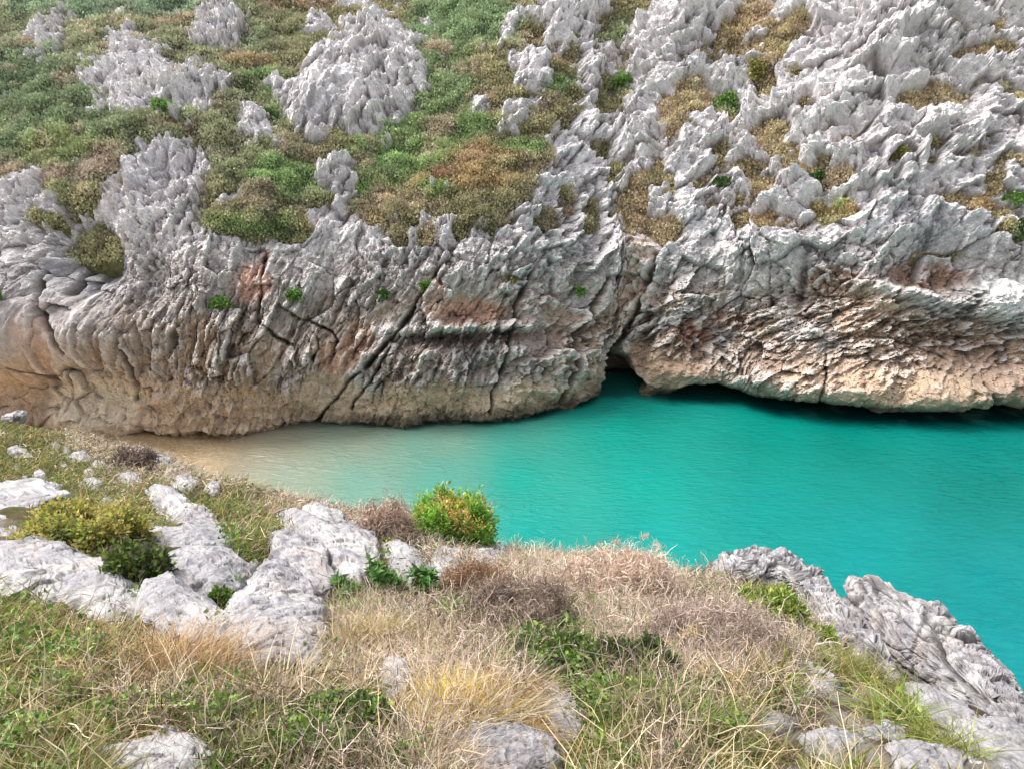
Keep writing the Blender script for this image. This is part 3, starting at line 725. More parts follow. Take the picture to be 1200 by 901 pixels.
# =================================================================== NEAR HEADLAND
# surveyed ground points: plate x, y, forward range
GP = [(-260, 901, 1.75), (0, 901, 1.5), (300, 901, 1.45), (600, 901, 1.5), (900, 901, 1.6), (1200, 901, 1.9), (1450, 901, 2.3),
      (-260, 780, 2.5), (0, 800, 2.1), (300, 800, 2.1), (600, 800, 2.15), (900, 800, 2.4), (1150, 850, 2.5), (1300, 880, 2.6),
      (-260, 690, 3.7), (0, 700, 3.25), (150, 700, 3.25), (300, 700, 3.3), (450, 700, 3.45), (600, 700, 3.7), (750, 700, 4.2), (850, 710, 4.2), (1000, 735, 4.7), (1080, 790, 4.1),
      (-260, 600, 7.0), (0, 600, 6.0), (0, 640, 4.6), (150, 620, 5.0), (150, 580, 7.2), (300, 620, 5.2), (450, 640, 5.4), (560, 655, 5.6), (680, 662, 5.6), (800, 680, 5.4), (930, 690, 5.6),
      (-260, 545, 11.5), (0, 540, 10.5), (90, 550, 9.2), (200, 560, 8.8), (300, 585, 7.6), (400, 612, 7.0)]
EDGE = [(-420, 496, 21.0), (-200, 494, 19.0), (0, 492, 17.0), (70, 503, 15.5), (150, 517, 14.0), (220, 538, 12.2), (300, 568, 10.0), (380, 588, 9.0), (450, 606, 8.2), (520, 622, 7.4),
        (600, 641, 6.9), (680, 655, 6.6), (750, 664, 6.5), (830, 680, 6.4), (900, 682, 6.6), (970, 696, 6.3), (1040, 722, 5.7), (1100, 748, 5.2), (1160, 800, 4.6), (1215, 842, 4.1), (1300, 885, 3.9), (1450, 960, 3.6)]
pts = [at(*g) for g in GP]
ed = np.array([at(g[0], g[1] + 7, g[2]) for g in EDGE]); pts += list(ed)
tang = np.gradient(ed[:, :2], axis=0); nout = np.stack([-tang[:, 1], tang[:, 0]], 1); nout /= np.linalg.norm(nout, axis=1, keepdims=True)
nout *= np.where((nout * np.array([0.3, 1.0])).sum(1) < 0, -1, 1)[:, None]
for off, drop in ((1.6, 2.4), (4.0, 8.0), (8.0, 17.0), (12.0, 23.0), (20.0, 24.0)):
    for k in range(0, len(ed)):
        q = ed[k].copy(); q[:2] += nout[k] * off; q[2] = max(q[2] - drop, -3.0); pts.append(q)
for q in [(-6, 0.3, 18.7), (0, 0.2, 18.42), (3, 0.2, 18.3), (6, 0.5, 17.2), (-3, -2, 19.0), (3, -2, 18.9), (0, -4, 19.6), (-12, -2, 19.6), (12, -2, 18.0), (-20, 5, 17.5), (-30, 14, 14.0), (14, 4, 10.0), (20, 2, 6.0), (30, -2, 2.0), (-12, 8, 17.0)]:
    pts.append(np.array(q, float))
pts = np.array(pts)
kp = [0]
for i in range(1, len(pts)):
    if np.min(np.linalg.norm(pts[kp][:, :2] - pts[i, :2], axis=1)) > 0.18: kp.append(i)
pts = pts[kp]
def mq(r): return np.sqrt(r * r + 0.5)
D_ = np.linalg.norm(pts[:, None, :2] - pts[None, :, :2], axis=-1)
A_m = np.block([[mq(D_) - 0.02 * np.eye(len(pts)), np.ones((len(pts), 1)), pts[:, :2]], [np.ones((1, len(pts))), np.zeros((1, 3))], [pts[:, :2].T, np.zeros((2, 3))]])
W_m = np.linalg.solve(A_m, np.concatenate([pts[:, 2], np.zeros(3)]))
def ground_z(X, Y_, rough=True):
    X = np.asarray(X, float); Y_ = np.asarray(Y_, float); sh = X.shape
    q = np.stack([X.ravel(), Y_.ravel()], 1); out = np.empty(len(q))
    for i in range(0, len(q), 20000):
        s_ = q[i:i + 20000]
        r = np.linalg.norm(s_[:, None] - pts[None, :, :2], axis=-1)
        out[i:i + 20000] = mq(r) @ W_m[:-3] + W_m[-3] + s_ @ W_m[-2:]
    if rough:
        q3 = np.concatenate([q, np.zeros((len(q), 1))], 1)
        rr = np.hypot(q[:, 0], q[:, 1])
        out = out + (0.10 * fbm(q3, 0.9, 4, seed=81) + 0.05 * fbm(q3, 4.0, 3, seed=82)) * np.clip(rr / 3, 0.25, 1.6)
    return out.reshape(sh)

AZ = np.radians(np.linspace(-62, 62, int(420 * DETAIL))); RR = np.geomspace(0.35, 46, int(460 * DETAIL))
GA, GR = np.meshgrid(AZ, RR)
HX, HY = GR * np.sin(GA), GR * np.cos(GA)
HZ = ground_z(HX, HY)
# the seaward break of slope is bare broken limestone
_e = 0.15
_sl = np.hypot(ground_z(HX + _e, HY, False) - ground_z(HX - _e, HY, False), ground_z(HX, HY + _e, False) - ground_z(HX, HY - _e, False)) / (2 * _e)
CRAG = sm(_sl, 0.85, 1.4).ravel()
_q = np.stack([HX.ravel() + 0.5 * HZ.ravel(), HY.ravel() + 0.8 * HZ.ravel(), 0 * HX.ravel()], 1)
_bump = np.zeros(len(_q))
for _s, _a, _k in ((1.3, 0.5, 3), (0.5, 0.22, 7), (0.2, 0.08, 9)):
    F1, F2, ID, ox, oy = cells2(_q + 0.15 * np.stack([noise(_q, 1.5, 5), noise(_q, 1.5, 6), 0 * _q[:, 0]], 1), 1 / _s, seed=_k)
    _bump += _a * ((RND[ID, 2] - 0.7) + 1.6 * ((RND[ID, 3] - 0.5) * ox + (RND[ID, 0] - 0.5) * oy)) - 0.3 * _a * np.exp(-((F2 - F1) / 0.06) ** 2)
HZ = HZ + (CRAG * _bump).reshape(HZ.shape)
HP = np.stack([HX, HY, HZ], -1)
Hn = np.cross(np.gradient(HP, axis=1), np.gradient(HP, axis=0)); Hn /= np.linalg.norm(Hn, axis=-1, keepdims=True) + 1e-9
Hn *= np.sign(Hn[..., 2:3] + 1e-9)
hpx, hpy = bearing(HP)

def ground_hit(px, py):
    """first ground point along a sight line (forward range)"""
    px = np.atleast_1d(np.asarray(px, float)); py = np.atleast_1d(np.asarray(py, float))
    ys = np.geomspace(0.9, 24, 160)
    P = at(px[:, None], py[:, None], ys[None, :])
    g = ground_z(P[..., 0], P[..., 1], False)
    below = P[..., 2] < g
    k = np.where(below.any(1), below.argmax(1), -1)
    return np.where(k >= 0, ys[np.maximum(k, 0)], np.nan)
# ---------------------------------------------------------------- boulders and ledges of the headland
M_stone = rock_material('pale_limestone', 13.0, 0.016, 0.80, 1.16)
ICO = {}
def ico(n):
    if n not in ICO:
        bm = bmesh.new(); bmesh.ops.create_icosphere(bm, subdivisions=n, radius=1.0)
        bm.verts.ensure_lookup_table()
        ICO[n] = (np.array([v.co[:] for v in bm.verts]), np.array([[v.index for v in f.verts] for f in bm.faces]))
        bm.free()
    return ICO[n]

def star(poly, th):
    poly = np.asarray(poly, float); c = poly.mean(0)
    # area centroid keeps slim outlines star-shaped
    x0, y0 = poly.T; x1, y1 = np.roll(poly, -1, 0).T
    cr = x0 * y1 - x1 * y0; A = cr.sum() / 2
    if abs(A) > 1: c = np.array([((x0 + x1) * cr).sum(), ((y0 + y1) * cr).sum()]) / (6 * A)
    R = np.zeros_like(th); dx, dy = np.cos(th), np.sin(th)
    for a0, a1 in zip(poly, np.roll(poly, -1, 0)):
        e = a1 - a0; w_ = a0 - c
        den = dx * e[1] - dy * e[0]; den = np.where(np.abs(den) < 1e-9, 1e-9, den)
        t_ = (w_[0] * e[1] - w_[1] * e[0]) / den; s_ = (w_[0] * dy - w_[1] * dx) / den
        R = np.where((s_ >= -1e-6) & (s_ <= 1 + 1e-6) & (t_ > 0), np.maximum(R, t_), R)
    return c, np.maximum(R, 0.6)

ROCK_POLYS = []
def boulder(poly, label, name='boulder', cat='boulder', group=None, Y=None, thick=0.6, sub=6, seed=0, rough=1.0, bed=0.0, tilt=0.75, grey=0.0, grad=None, sink=-0.34):
    poly = np.asarray(poly, float); ROCK_POLYS.append(poly)
    S, Fc = ico(sub); S = S.copy(); rc = np.random.default_rng(900 + seed)
    for _ in range(26):                      # broken faces: the stone is cleaved along random planes
        pn = rc.normal(size=3); pn[2] = abs(pn[2]) * 0.8; pn /= np.linalg.norm(pn)
        over = S @ pn - rc.uniform(0.66, 0.93); S -= np.maximum(over, 0)[:, None] * pn * 0.94
    S *= 1.26
    th = np.arctan2(-S[:, 1], S[:, 0]); c, R = star(poly, th)
    rho = np.hypot(S[:, 0], S[:, 1]) ** 0.85
    px = c[0] + R * rho * np.cos(th); py = c[1] + R * rho * np.sin(th)
    if grad is not None: cf = np.array([grad[0], grad[1], Y])
    else:
        yy = ground_hit(poly[:, 0], poly[:, 1]); ok = ~np.isnan(yy)
        y0 = Y if Y is not None else (np.nanmedian(yy) if ok.any() else 6.0)
        gx = gy = 0.0
        if ok.sum() >= 4:
            M_ = np.stack([poly[ok, 0] - c[0], poly[ok, 1] - c[1], np.ones(ok.sum())], 1)
            sol = np.linalg.lstsq(M_, yy[ok], rcond=None)[0]; gx, gy = sol[0] * tilt, sol[1] * tilt
            if Y is None: y0 = sol[2]
        lim = y0 * 0.006
        cf = np.array([np.clip(gx, -lim, lim), np.clip(gy, -lim, lim), y0])
    Yp = cf[0] * (px - c[0]) + cf[1] * (py - c[1]) + cf[2]
    Yp = np.clip(Yp, cf[2] * 0.6, cf[2] * 1.6)
    P = at(px, py, Yp); ctr = at(c[0], c[1], cf[2])
    e = 4.0
    ex = at(c[0] + e, c[1], cf[2] + cf[0] * e) - ctr; ey = at(c[0], c[1] - e, cf[2] - cf[1] * e) - ctr
    n = np.cross(ex, ey); n /= np.linalg.norm(n); n *= np.sign(n @ (EYE - ctr))
    ex /= np.linalg.norm(ex); ey = np.cross(n, ex)
    size = np.sqrt(abs((poly[:, 0] * np.roll(poly[:, 1], -1) - np.roll(poly[:, 0], -1) * poly[:, 1]).sum()) / 2 / math.pi) * cf[2] / FOC
    T = thick * size
    P = P + n * (np.sign(S[:, 2]) * np.abs(S[:, 2]) ** 0.8 * T)[:, None]
    fn = np.cross(P[Fc[:, 1]] - P[Fc[:, 0]], P[Fc[:, 2]] - P[Fc[:, 0]]); D = np.zeros_like(P)
    for q in range(3): np.add.at(D, Fc[:, q], fn)
    D /= np.linalg.norm(D, axis=1, keepdims=True) + 1e-12
    if (D * (P - ctr)).sum() < 0: D = -D
    loc = ((P - ctr) @ np.stack([ex, ey, n], 1) / size + seed * 3.7).astype(f32)
    wq = loc + 0.35 * np.stack([noise(loc, 1.3, 1), noise(loc, 1.3, 2), noise(loc, 1.3, 3)], 1)
    F1, F2, ID, O = cells3(wq, 1.25, seed=seed % 7 + 1)
    h_ = 0.13 * ((RND[ID, 0] - 0.5) + (RND[ID, 1] - 0.5) * O[:, 0] * 1.5 + (RND[ID, 2] - 0.5) * O[:, 1] * 1.5 + (RND[ID, 3] - 0.5) * O[:, 2]) * rough
    ck = np.exp(-((F2 - F1) / 0.03) ** 2) * sm(noise(loc, 1.7, 31), -0.25, 0.2); h_ -= 0.07 * ck * rough
    F1, F2, ID, O = cells3(wq, 3.1, seed=seed % 5 + 11)
    h_ += 0.075 * ((RND[ID, 0] - 0.5) + (RND[ID, 1] - 0.5) * O[:, 0] * 1.6 + (RND[ID, 2] - 0.5) * O[:, 1] * 1.6) * rough
    ck2 = np.exp(-((F2 - F1) / 0.05) ** 2); h_ -= 0.02 * ck2 * rough
    h_ += 0.075 * fbm(loc, 1.1, 5, seed=seed % 9) + 0.035 * (ridged(loc, (2.4, 3.2, 2.4), 5, seed=seed % 11) - 0.4) * rough
    met = (loc * size).astype(f32); bs = 1.5 * min(1.0, size / 0.7)
    h_ += (0.014 * fbm(met, 22, 3, seed=3) + 0.02 * fbm(met, 8, 3, seed=4)) / size * min(1, size * 2)
    lay = 0
    if bed:
        aa = math.radians(bed)
        u = met @ np.array([math.sin(aa), math.cos(aa), 0.35]) + 0.05 * fbm(met, 1.6, 4, seed=5)
        v_ = met @ np.array([math.cos(aa), -math.sin(aa), 0.0])
        vu = np.stack([v_, u, 0 * u], 1)
        for lv, lu, am, cr_, sd_ in ((1.1, 0.22, 0.075, 0.06, 3), (0.42, 0.10, 0.030, 0.030, 5), (0.14, 0.06, 0.009, 0.008, 6)):
            F1, F2, ID, ox, oy = cells2(vu, (1 / lv, 1 / lu), seed=sd_)
            am *= bs; cr_ *= bs
            h_ += am * ((RND[ID, 2] - 0.5) * 1.5 + (RND[ID, 3] - 0.5) * ox * 0.9 + (RND[ID, 0] - 0.4) * oy * 0.9) / size
            g_ = np.exp(-((F2 - F1) / 0.09) ** 2); h_ -= cr_ * g_ / size; lay = lay + g_ * (0.55 if lu > 0.05 else 0.25)
    h_ *= size
    P = P + D * h_[:, None] - n * (sink * T)
    na = fbm(met, 2.2, 5, seed=seed % 13 + 20); nb = fbm(met, 9.0, 4, seed=22); nc_ = fbm(loc, (3.2, 1.0, 1.0), 4, seed=25)
    col = mixc(np.tile(lin(174, 171, 173), (len(P), 1)), lin(204, 201, 199), sm(na, -0.1, 0.35))
    col = mixc(col, lin(134, 131, 138), (0.6 + grey) * sm(nc_ + 0.4 * nb, 0.0, 0.4))
    col = mixc(col, lin(188, 174, 164), 0.5 * sm(fbm(met, 3.0, 3, seed=29), 0.12, 0.4))
    col = mixc(col, lin(128, 125, 128), 0.75 * sm(nb, 0.22, 0.4))
    col = mixc(col, lin(104, 98, 96), np.clip(0.75 * ck + 0.45 * ck2 + 0.8 * np.clip(lay, 0, 1), 0, 0.9))
    o = mesh_np(name, P - ctr, Fc, M_stone, np.clip(col, 0.02, 0.78), smooth=(bed == 0))
    o.location = ctr
    tag(o, label, cat, group)
    return o

G_L = 'limestone boulders bedded in the near slope'
boulder([(-45, 662), (0, 657), (33, 653), (80, 646), (104, 660), (133, 680), (160, 687), (174, 702), (168, 726), (140, 745), (100, 738), (50, 715), (-30, 715)], 'long sloping grey boulder running in from the frame edge behind the nearest grass', seed=1, group=G_L, sub=7, rough=0.55, thick=0.5)
boulder([(158, 706), (174, 694), (202, 691), (230, 700), (248, 713), (256, 730), (270, 742), (268, 768), (235, 785), (185, 768), (150, 745)], 'smooth rounded boulder joining the long sloping one to the tall white one', seed=2, group=G_L, rough=0.5, thick=0.6)
boulder([(262, 748), (270, 722), (284, 702), (307, 674), (333, 682), (367, 712), (392, 736), (393, 772), (365, 800), (320, 805), (275, 785)], 'tall white boulder, peaked on top, nearest the golden grass', seed=3, group=G_L, sub=7, rough=0.7, thick=0.7)
boulder([(178, 684), (188, 664), (215, 655), (267, 655), (295, 671), (287, 692), (275, 708), (250, 716), (230, 705), (182, 700)], 'flat faced grey boulder split by a diagonal crack, below the overhanging slab', seed=4, group=G_L, rough=0.7, grey=0.35)
boulder([(142, 636), (160, 631), (195, 640), (228, 625), (255, 630), (278, 650), (262, 664), (222, 664), (170, 660), (150, 649)], 'overhanging slab with a dark gap under it beside the yellow green shrub', seed=5, group=G_L, rough=0.5, grey=0.3, thick=0.7)
boulder([(172, 572), (186, 573), (205, 585), (222, 600), (252, 612), (267, 634), (240, 645), (213, 634), (195, 615), (180, 594)], 'narrow ridge of grey rock climbing behind the overhanging slab', seed=6, group=G_L, rough=0.9)
boulder([(-60, 577), (0, 577), (20, 573), (50, 573), (80, 583), (95, 592), (62, 600), (38, 612), (22, 632), (-10, 645), (-60, 645)], 'broad pale slab at the frame edge beyond the yellow green shrub', seed=7, group=G_L, rough=0.8, thick=0.4)
boulder([(310, 634), (330, 624), (362, 640), (386, 660), (390, 690), (398, 716), (376, 726), (350, 708), (325, 688), (314, 662)], 'boulder with a broad shaded grey face, front of the central cluster', seed=8, group=G_L, rough=0.8, grey=0.5)
boulder([(334, 616), (347, 609), (376, 624), (415, 630), (442, 640), (449, 665), (446, 690), (420, 696), (393, 690), (376, 672), (352, 648)], 'biggest rounded block of the central cluster, above the leafy weeds', seed=9, group=G_L, rough=0.8)
boulder([(354, 598), (368, 592), (386, 602), (406, 610), (402, 628), (380, 634), (364, 624)], 'topmost knob of the central boulder cluster', seed=10, Y=5.9, group=G_L, sub=5, rough=1.0)
boulder([(400, 615), (420, 613), (438, 628), (432, 644), (405, 640)], 'small block wedged between the topmost knob and the grey dry bush', seed=11, Y=5.9, group=G_L, sub=5)
boulder([(444, 646), (465, 639), (490, 654), (506, 670), (502, 694), (480, 696), (455, 680)], 'white block right behind the leafy weeds', seed=12, group=G_L, sub=5)
boulder([(504, 656), (520, 642), (540, 649), (546, 670), (531, 690), (507, 694), (497, 676)], 'low whitish rock just below the green and orange bush', seed=13, group=G_L, sub=5, rough=1.1)
boulder([(540, 655), (560, 647), (582, 642), (605, 668), (580, 678), (550, 674)], 'wedge of pale rock pointing toward the sea beside the green and orange bush', seed=14, group=G_L, sub=5, rough=1.2)
boulder([(447, 800), (456, 788), (477, 799), (490, 823), (480, 846), (454, 842)], 'small upright white stone beside the golden tuft', seed=15, group=G_L, sub=5, thick=1.1, sink=-1.0)
boulder([(618, 822), (647, 808), (668, 830), (692, 855), (692, 884), (640, 874)], 'rough pale rock between the golden tuft and the green herbs', seed=16, group=G_L, sub=6, rough=1.2, sink=-0.8)
boulder([(512, 887), (550, 874), (585, 867), (628, 864), (648, 888), (655, 915), (600, 940), (512, 930)], 'low white ledge under the golden tuft at the frame bottom', seed=17, group=G_L, sub=6, rough=1.0, sink=-0.8)
boulder([(105, 892), (150, 884), (200, 862), (242, 868), (268, 890), (262, 925), (180, 935), (105, 920)], 'flat white rock at the frame bottom among dry straw', seed=18, group=G_L, sub=6)
# seaward ledges
G_R = 'rock ledges on the seaward edge of the headland'
boulder([(833, 672), (850, 664), (867, 656), (880, 654), (900, 658), (927, 662), (945, 672), (962, 683), (958, 696), (933, 693), (910, 688), (867, 688), (840, 688)], 'jagged white crest on the skyline of the headland above the green clump', 'rock_ledge', 'rock ledge', G_R, Y=6.7, seed=21, rough=1.4, bed=-30, sub=6, thick=0.7)
boulder([(990, 700), (1000, 682), (1015, 679), (1030, 678), (1046, 690), (1080, 712), (1103, 726), (1108, 736), (1124, 735), (1151, 750), (1177, 776), (1184, 800), (1206, 832), (1235, 870), (1225, 900), (1178, 875), (1143, 850), (1110, 833), (1077, 810), (1043, 788), (1012, 761), (994, 728)], 'large layered grey outcrop of thin cracked plates dropping to the sea', 'rock_ledge', 'rock ledge', G_R, Y=4.0, grad=(-0.0050, -0.0064), sink=-0.1, seed=22, rough=0.9, bed=36, sub=7, thick=0.6, grey=0.1)
boulder([(938, 699), (966, 694), (983, 720), (1002, 747), (1035, 782), (1056, 808), (1050, 826), (1015, 790), (985, 765), (950, 730)], 'strip of pale rock between the grass and the layered outcrop', 'rock_ledge', 'rock ledge', G_R, sink=-0.45, seed=23, rough=1.3, bed=30, sub=6, thick=0.7)
boulder([(1052, 806), (1087, 818), (1122, 838), (1135, 865), (1200, 872), (1235, 900), (1240, 935), (1190, 935), (1130, 920), (1098, 892), (1070, 852)], 'smooth white ledge in the bottom corner below the layered outcrop', 'rock_ledge', 'rock ledge', G_R, sink=-0.45, seed=24, rough=0.6, sub=6, thick=0.6)
boulder([(935, 866), (973, 857), (1013, 876), (1006, 898), (980, 908), (943, 888)], 'white ledge with a rounded nose near the bottom, amid grass', 'rock_ledge', 'rock ledge', G_R, sink=-0.45, seed=25, rough=1.0, sub=5)
boulder([(867, 852), (883, 832), (902, 837), (935, 850), (928, 864), (890, 874), (868, 872)], 'pale grey rock poking from green grass, lowest before the bare ledges', 'rock_ledge', 'rock ledge', G_R, sink=-0.45, seed=26, rough=0.8, sub=5)
boulder([(996, 865), (1040, 851), (1064, 860), (1062, 876), (1013, 884)], 'low creased pale rock below the bright green grass tuft', 'rock_ledge', 'rock ledge', G_R, sink=-0.45, seed=27, rough=1.2, sub=5)
boulder([(1032, 882), (1067, 876), (1100, 883), (1135, 897), (1130, 922), (1040, 920)], 'broad white ledge cut off by the bottom of the frame', 'rock_ledge', 'rock ledge', G_R, sink=-0.45, seed=28, rough=1.0, sub=5)
boulder([(930, 778), (957, 782), (979, 800), (988, 842), (960, 836), (943, 812)], 'sloping pinkish white rock in dry grass inland of the layered outcrop', 'rock_ledge', 'rock ledge', G_R, sink=-0.45, seed=29, rough=1.2, sub=5, thick=0.5)
boulder([(868, 742), (896, 738), (930, 752), (940, 770), (905, 766), (880, 756)], 'thin pale rib of rock under the dry brush below the green clump', 'rock_ledge', 'rock ledge', G_R, sink=-0.45, seed=30, rough=1.2, sub=5, thick=0.4)
# white stones scattered in the far turf
STONES = [(16, 491, 15, 7, 'white stone topping the far end of the grassy slope'), (22, 530, 15, 6, 'pale stone cluster in the greenest far turf by the frame edge'), (33, 536, 7, 4, 'little stone next to the pale cluster in the greenest turf'),
          (95, 536, 14, 9, 'wide white stone in the middle of the far turf'), (115, 544, 9, 5, 'flat chip of stone touching the wide white one'), (106, 568, 15, 7, 'oblong white stone just above the yellow green shrub'),
          (165, 536, 15, 11, 'pointed white stone before the dark heather near the beach'), (190, 541, 11, 8, 'greyish stone on the brink directly above the sand'), (155, 562, 12, 9, 'rounded stone at the head of the grey ridge'),
          (217, 566, 16, 8, 'cream stone above the olive grass bank'), (250, 571, 9, 8, 'upright white stone at the edge of the olive grass bank'), (258, 568, 6, 4, 'tiny white stone on the brink above the shallows'), (60, 572, 14, 7, 'bleached stone crowning the broad pale slab'), (200, 555, 9, 6, 'lumpy stone between the pointed one and the cream one'),
          (270, 634, 7, 8, 'small white stone beside the olive grass, first of a string'), (288, 646, 5, 5, 'second white pebble in the string by the central cluster'), (296, 661, 6, 5, 'lowest pebble in the string by the central cluster'), (48, 556, 8, 5, 'half buried stone in turf above the broad pale slab'), (78, 527, 5, 4, 'tiny stone high in the middle of the far turf'), (128, 588, 12, 6, 'grey stone at the upper rim of the yellow green shrub'), (105, 553, 8, 4, 'flat sliver of stone between the wide and the oblong white ones')]
_rs = np.random.default_rng(77)
for _q in range(16):
    STONES.append((_rs.uniform(5, 190), 0, _rs.uniform(3, 5.5), _rs.uniform(2, 3.5), 'tiny white chip of stone scattered in the far turf'))
    STONES[-1] = (STONES[-1][0], _rs.uniform(504 + 0.20 * STONES[-1][0], 562), *STONES[-1][2:])
for k, (sx_, sy_, rx, ry2, lab) in enumerate(STONES):
    r = np.random.default_rng(100 + k); n_ = 9
    an = np.linspace(0, 2 * math.pi, n_, endpoint=False) + r.random(n_) * 0.4
    rad = 0.65 + 0.6 * r.random(n_)
    pl = np.stack([sx_ + rx * rad * np.cos(an), sy_ + ry2 * rad * np.sin(an)], 1)
    for dy_ in range(0, 40, 3):
        yv = ground_hit([sx_], [sy_ + dy_ + ry2 * 0.6])[0]
        if not np.isnan(yv): sy_ += dy_; break
    rx *= 1.15; ry2 *= 0.95
    boulder(pl, lab, 'stone', 'stone', 'tiny white chips in the far turf' if lab.startswith('tiny white chip') else 'white stones in the turf', Y=(None if np.isnan(yv) else yv - 0.05), seed=40 + k, sub=5, rough=1.9, thick=0.7, sink=0.2)
# ---------------------------------------------------------------- headland soil
hx_, hy_ = hpx.ravel(), hpy.ravel()
MAP = ["gmwwwwwwwwwwwwwwwwwwwwwwwwwwww",
       "ggmbwwwwwwwwwwwwwwwwwwwwwwwwww",
       "mggmmggmwwwwwwwwwwwwwwwwwwwwww",
       "rmmmmgggmwwbwwwwwwwwwwwwwwwwww",
       "mmmhmmhmhrbhbwwwwwwwwrggrrrrrr",
       "mmmhhmhrrmhhbdbwwbwwbggmrrrrrr",
       "mmttrrhrryybbdddhwwbbwdwmrrrrr",
       "ggmmttmrrmyyytbdhhdbwwbrmrrrrr",
       "ggmtmmtmhmtryyyrrhdhgtmbrrgrrr",
       "mggmttghhhhhyyyrrmgdmtrrrrmrrr",
       "mgmrrrhghhhhyrrrrmgtgmrrmrrrrr"]
MIX = dict(g=dict(g=1.0, t=0.25, h=0.25), m=dict(g=0.9, t=0.45, h=0.25), t=dict(t=0.9, g=0.5, b=0.3, h=0.15), y=dict(t=0.7, g=0.35, w=0.3, b=0.15), w=dict(w=0.9, b=0.45, g=0.14, h=0.06),
           b=dict(b=0.9, w=0.4, h=0.4, g=0.12), h=dict(h=1.3, g=0.5, b=0.15, t=0.08), d=dict(h=0.8, b=0.7), r=dict(g=0.05, t=0.06))
KM = {k: np.array([[MIX[c].get(k, 0.0) for c in row] for row in MAP]) for k in 'gtywbh'}
def cover(k, px, py):
    A = KM[k]
    fx = np.clip((px - 20) / 40, 0, 28.999); fy = np.clip((py - 500) / 40, 0, 9.999)
    ix = fx.astype(int); iy = fy.astype(int); fx = fx - ix; fy = fy - iy
    return (A[iy, ix] * (1 - fx) + A[iy, ix + 1] * fx) * (1 - fy) + (A[iy + 1, ix] * (1 - fx) + A[iy + 1, ix + 1] * fx) * fy
HPf = HP.reshape(-1, 3)
sn = fbm(HPf, 3.0, 4, seed=91); sn2 = fbm(HPf, 0.9, 3, seed=92)
soil = np.tile(lin(112, 96, 74), (len(HPf), 1))
soil = mixc(soil, lin(84, 92, 48), 0.7 * np.clip(cover('g', hx_, hy_) + cover('h', hx_, hy_), 0, 1))
soil = mixc(soil, lin(170, 140, 84), 0.7 * np.clip(cover('y', hx_, hy_), 0, 1))
soil = mixc(soil, lin(160, 142, 124), 0.6 * np.clip(cover('w', hx_, hy_), 0, 1))
bare_ = np.clip(1 - sum(cover(k, hx_, hy_) for k in 'gtywbh') * 1.6, 0, 1)
soil = mixc(soil, lin(176, 168, 160), 0.95 * bare_ * sm(sn + 0.5, 0.1, 0.5))
steepn = Hn.reshape(-1, 3)[:, 2]
soil = mixc(soil, lin(178, 172, 168), np.clip(CRAG * 1.2, 0, 1))      # bare stone where the edge breaks away
soil *= (0.8 + 0.5 * sn)[:, None]
headland = mesh_np('headland', HPf, grid_faces(*HX.shape), soil_material('headland_soil', 9.0, 0.04), np.clip(soil, 0.02, 0.7)); tag(headland, kind='structure')

# ---------------------------------------------------------------- where plants root: even cover as seen from the path
gx_ = np.arange(-160, 1365, 8.0); gy_ = np.arange(462, 1130, 6.0)
GXX, GYY = np.meshgrid(gx_, gy_)
GHY = ground_hit(GXX.ravel(), GYY.ravel()).reshape(GXX.shape)
def roots(n, r, weight):
    """n rooted points with chance weight(px, py)"""
    out = []; got = 0
    while got < n:
        px = r.uniform(-150, 1350, n * 2); py = r.uniform(470, 1110, n * 2)
        fx = (px - gx_[0]) / 8; fy = (py - gy_[0]) / 6; ix = fx.astype(int); iy = fy.astype(int); fx = fx - ix; fy = fy - iy
        q = [GHY[iy, ix], GHY[iy, ix + 1], GHY[iy + 1, ix], GHY[iy + 1, ix + 1]]
        Yv = (q[0] * (1 - fx) + q[1] * fx) * (1 - fy) + (q[2] * (1 - fx) + q[3] * fx) * fy
        ok = ~np.isnan(Yv) & (r.random(n * 2) < weight(px + r.normal(size=n * 2) * 10, py + r.normal(size=n * 2) * 8))
        P = at(px[ok], py[ok], Yv[ok]); P[:, 2] = ground_z(P[:, 0], P[:, 1]) - 0.01
        cl_ = noise(P, 4.5, 97) + 0.6 * noise(P, 1.3, 98)
        k = r.random(len(P)) < sm(cl_, -0.75, 0.35) * 0.85 + 0.15
        P = P[k]; out.append(P); got += len(P)
        if len(out) > 60: break
    return np.concatenate(out)[:n]
RMASK = np.full(GXX.shape, -1e3)
for pl in ROCK_POLYS: RMASK = np.maximum(RMASK, poly_sd(GXX, GYY, pl))
def off_rock(px, py, m=2.0):
    ix = np.clip(((px - gx_[0]) / 8).round().astype(int), 0, len(gx_) - 1); iy = np.clip(((py - gy_[0]) / 6).round().astype(int), 0, len(gy_) - 1)
    a_ = (RMASK[iy, ix] < m).astype(float)
    i2 = np.clip(iy - 4, 0, len(gy_) - 1); i3 = np.clip(iy - 2, 0, len(gy_) - 1)
    return a_ * np.where((RMASK[i2, ix] > 4) | (RMASK[i3, ix] > 3), 0.1, 1.0)

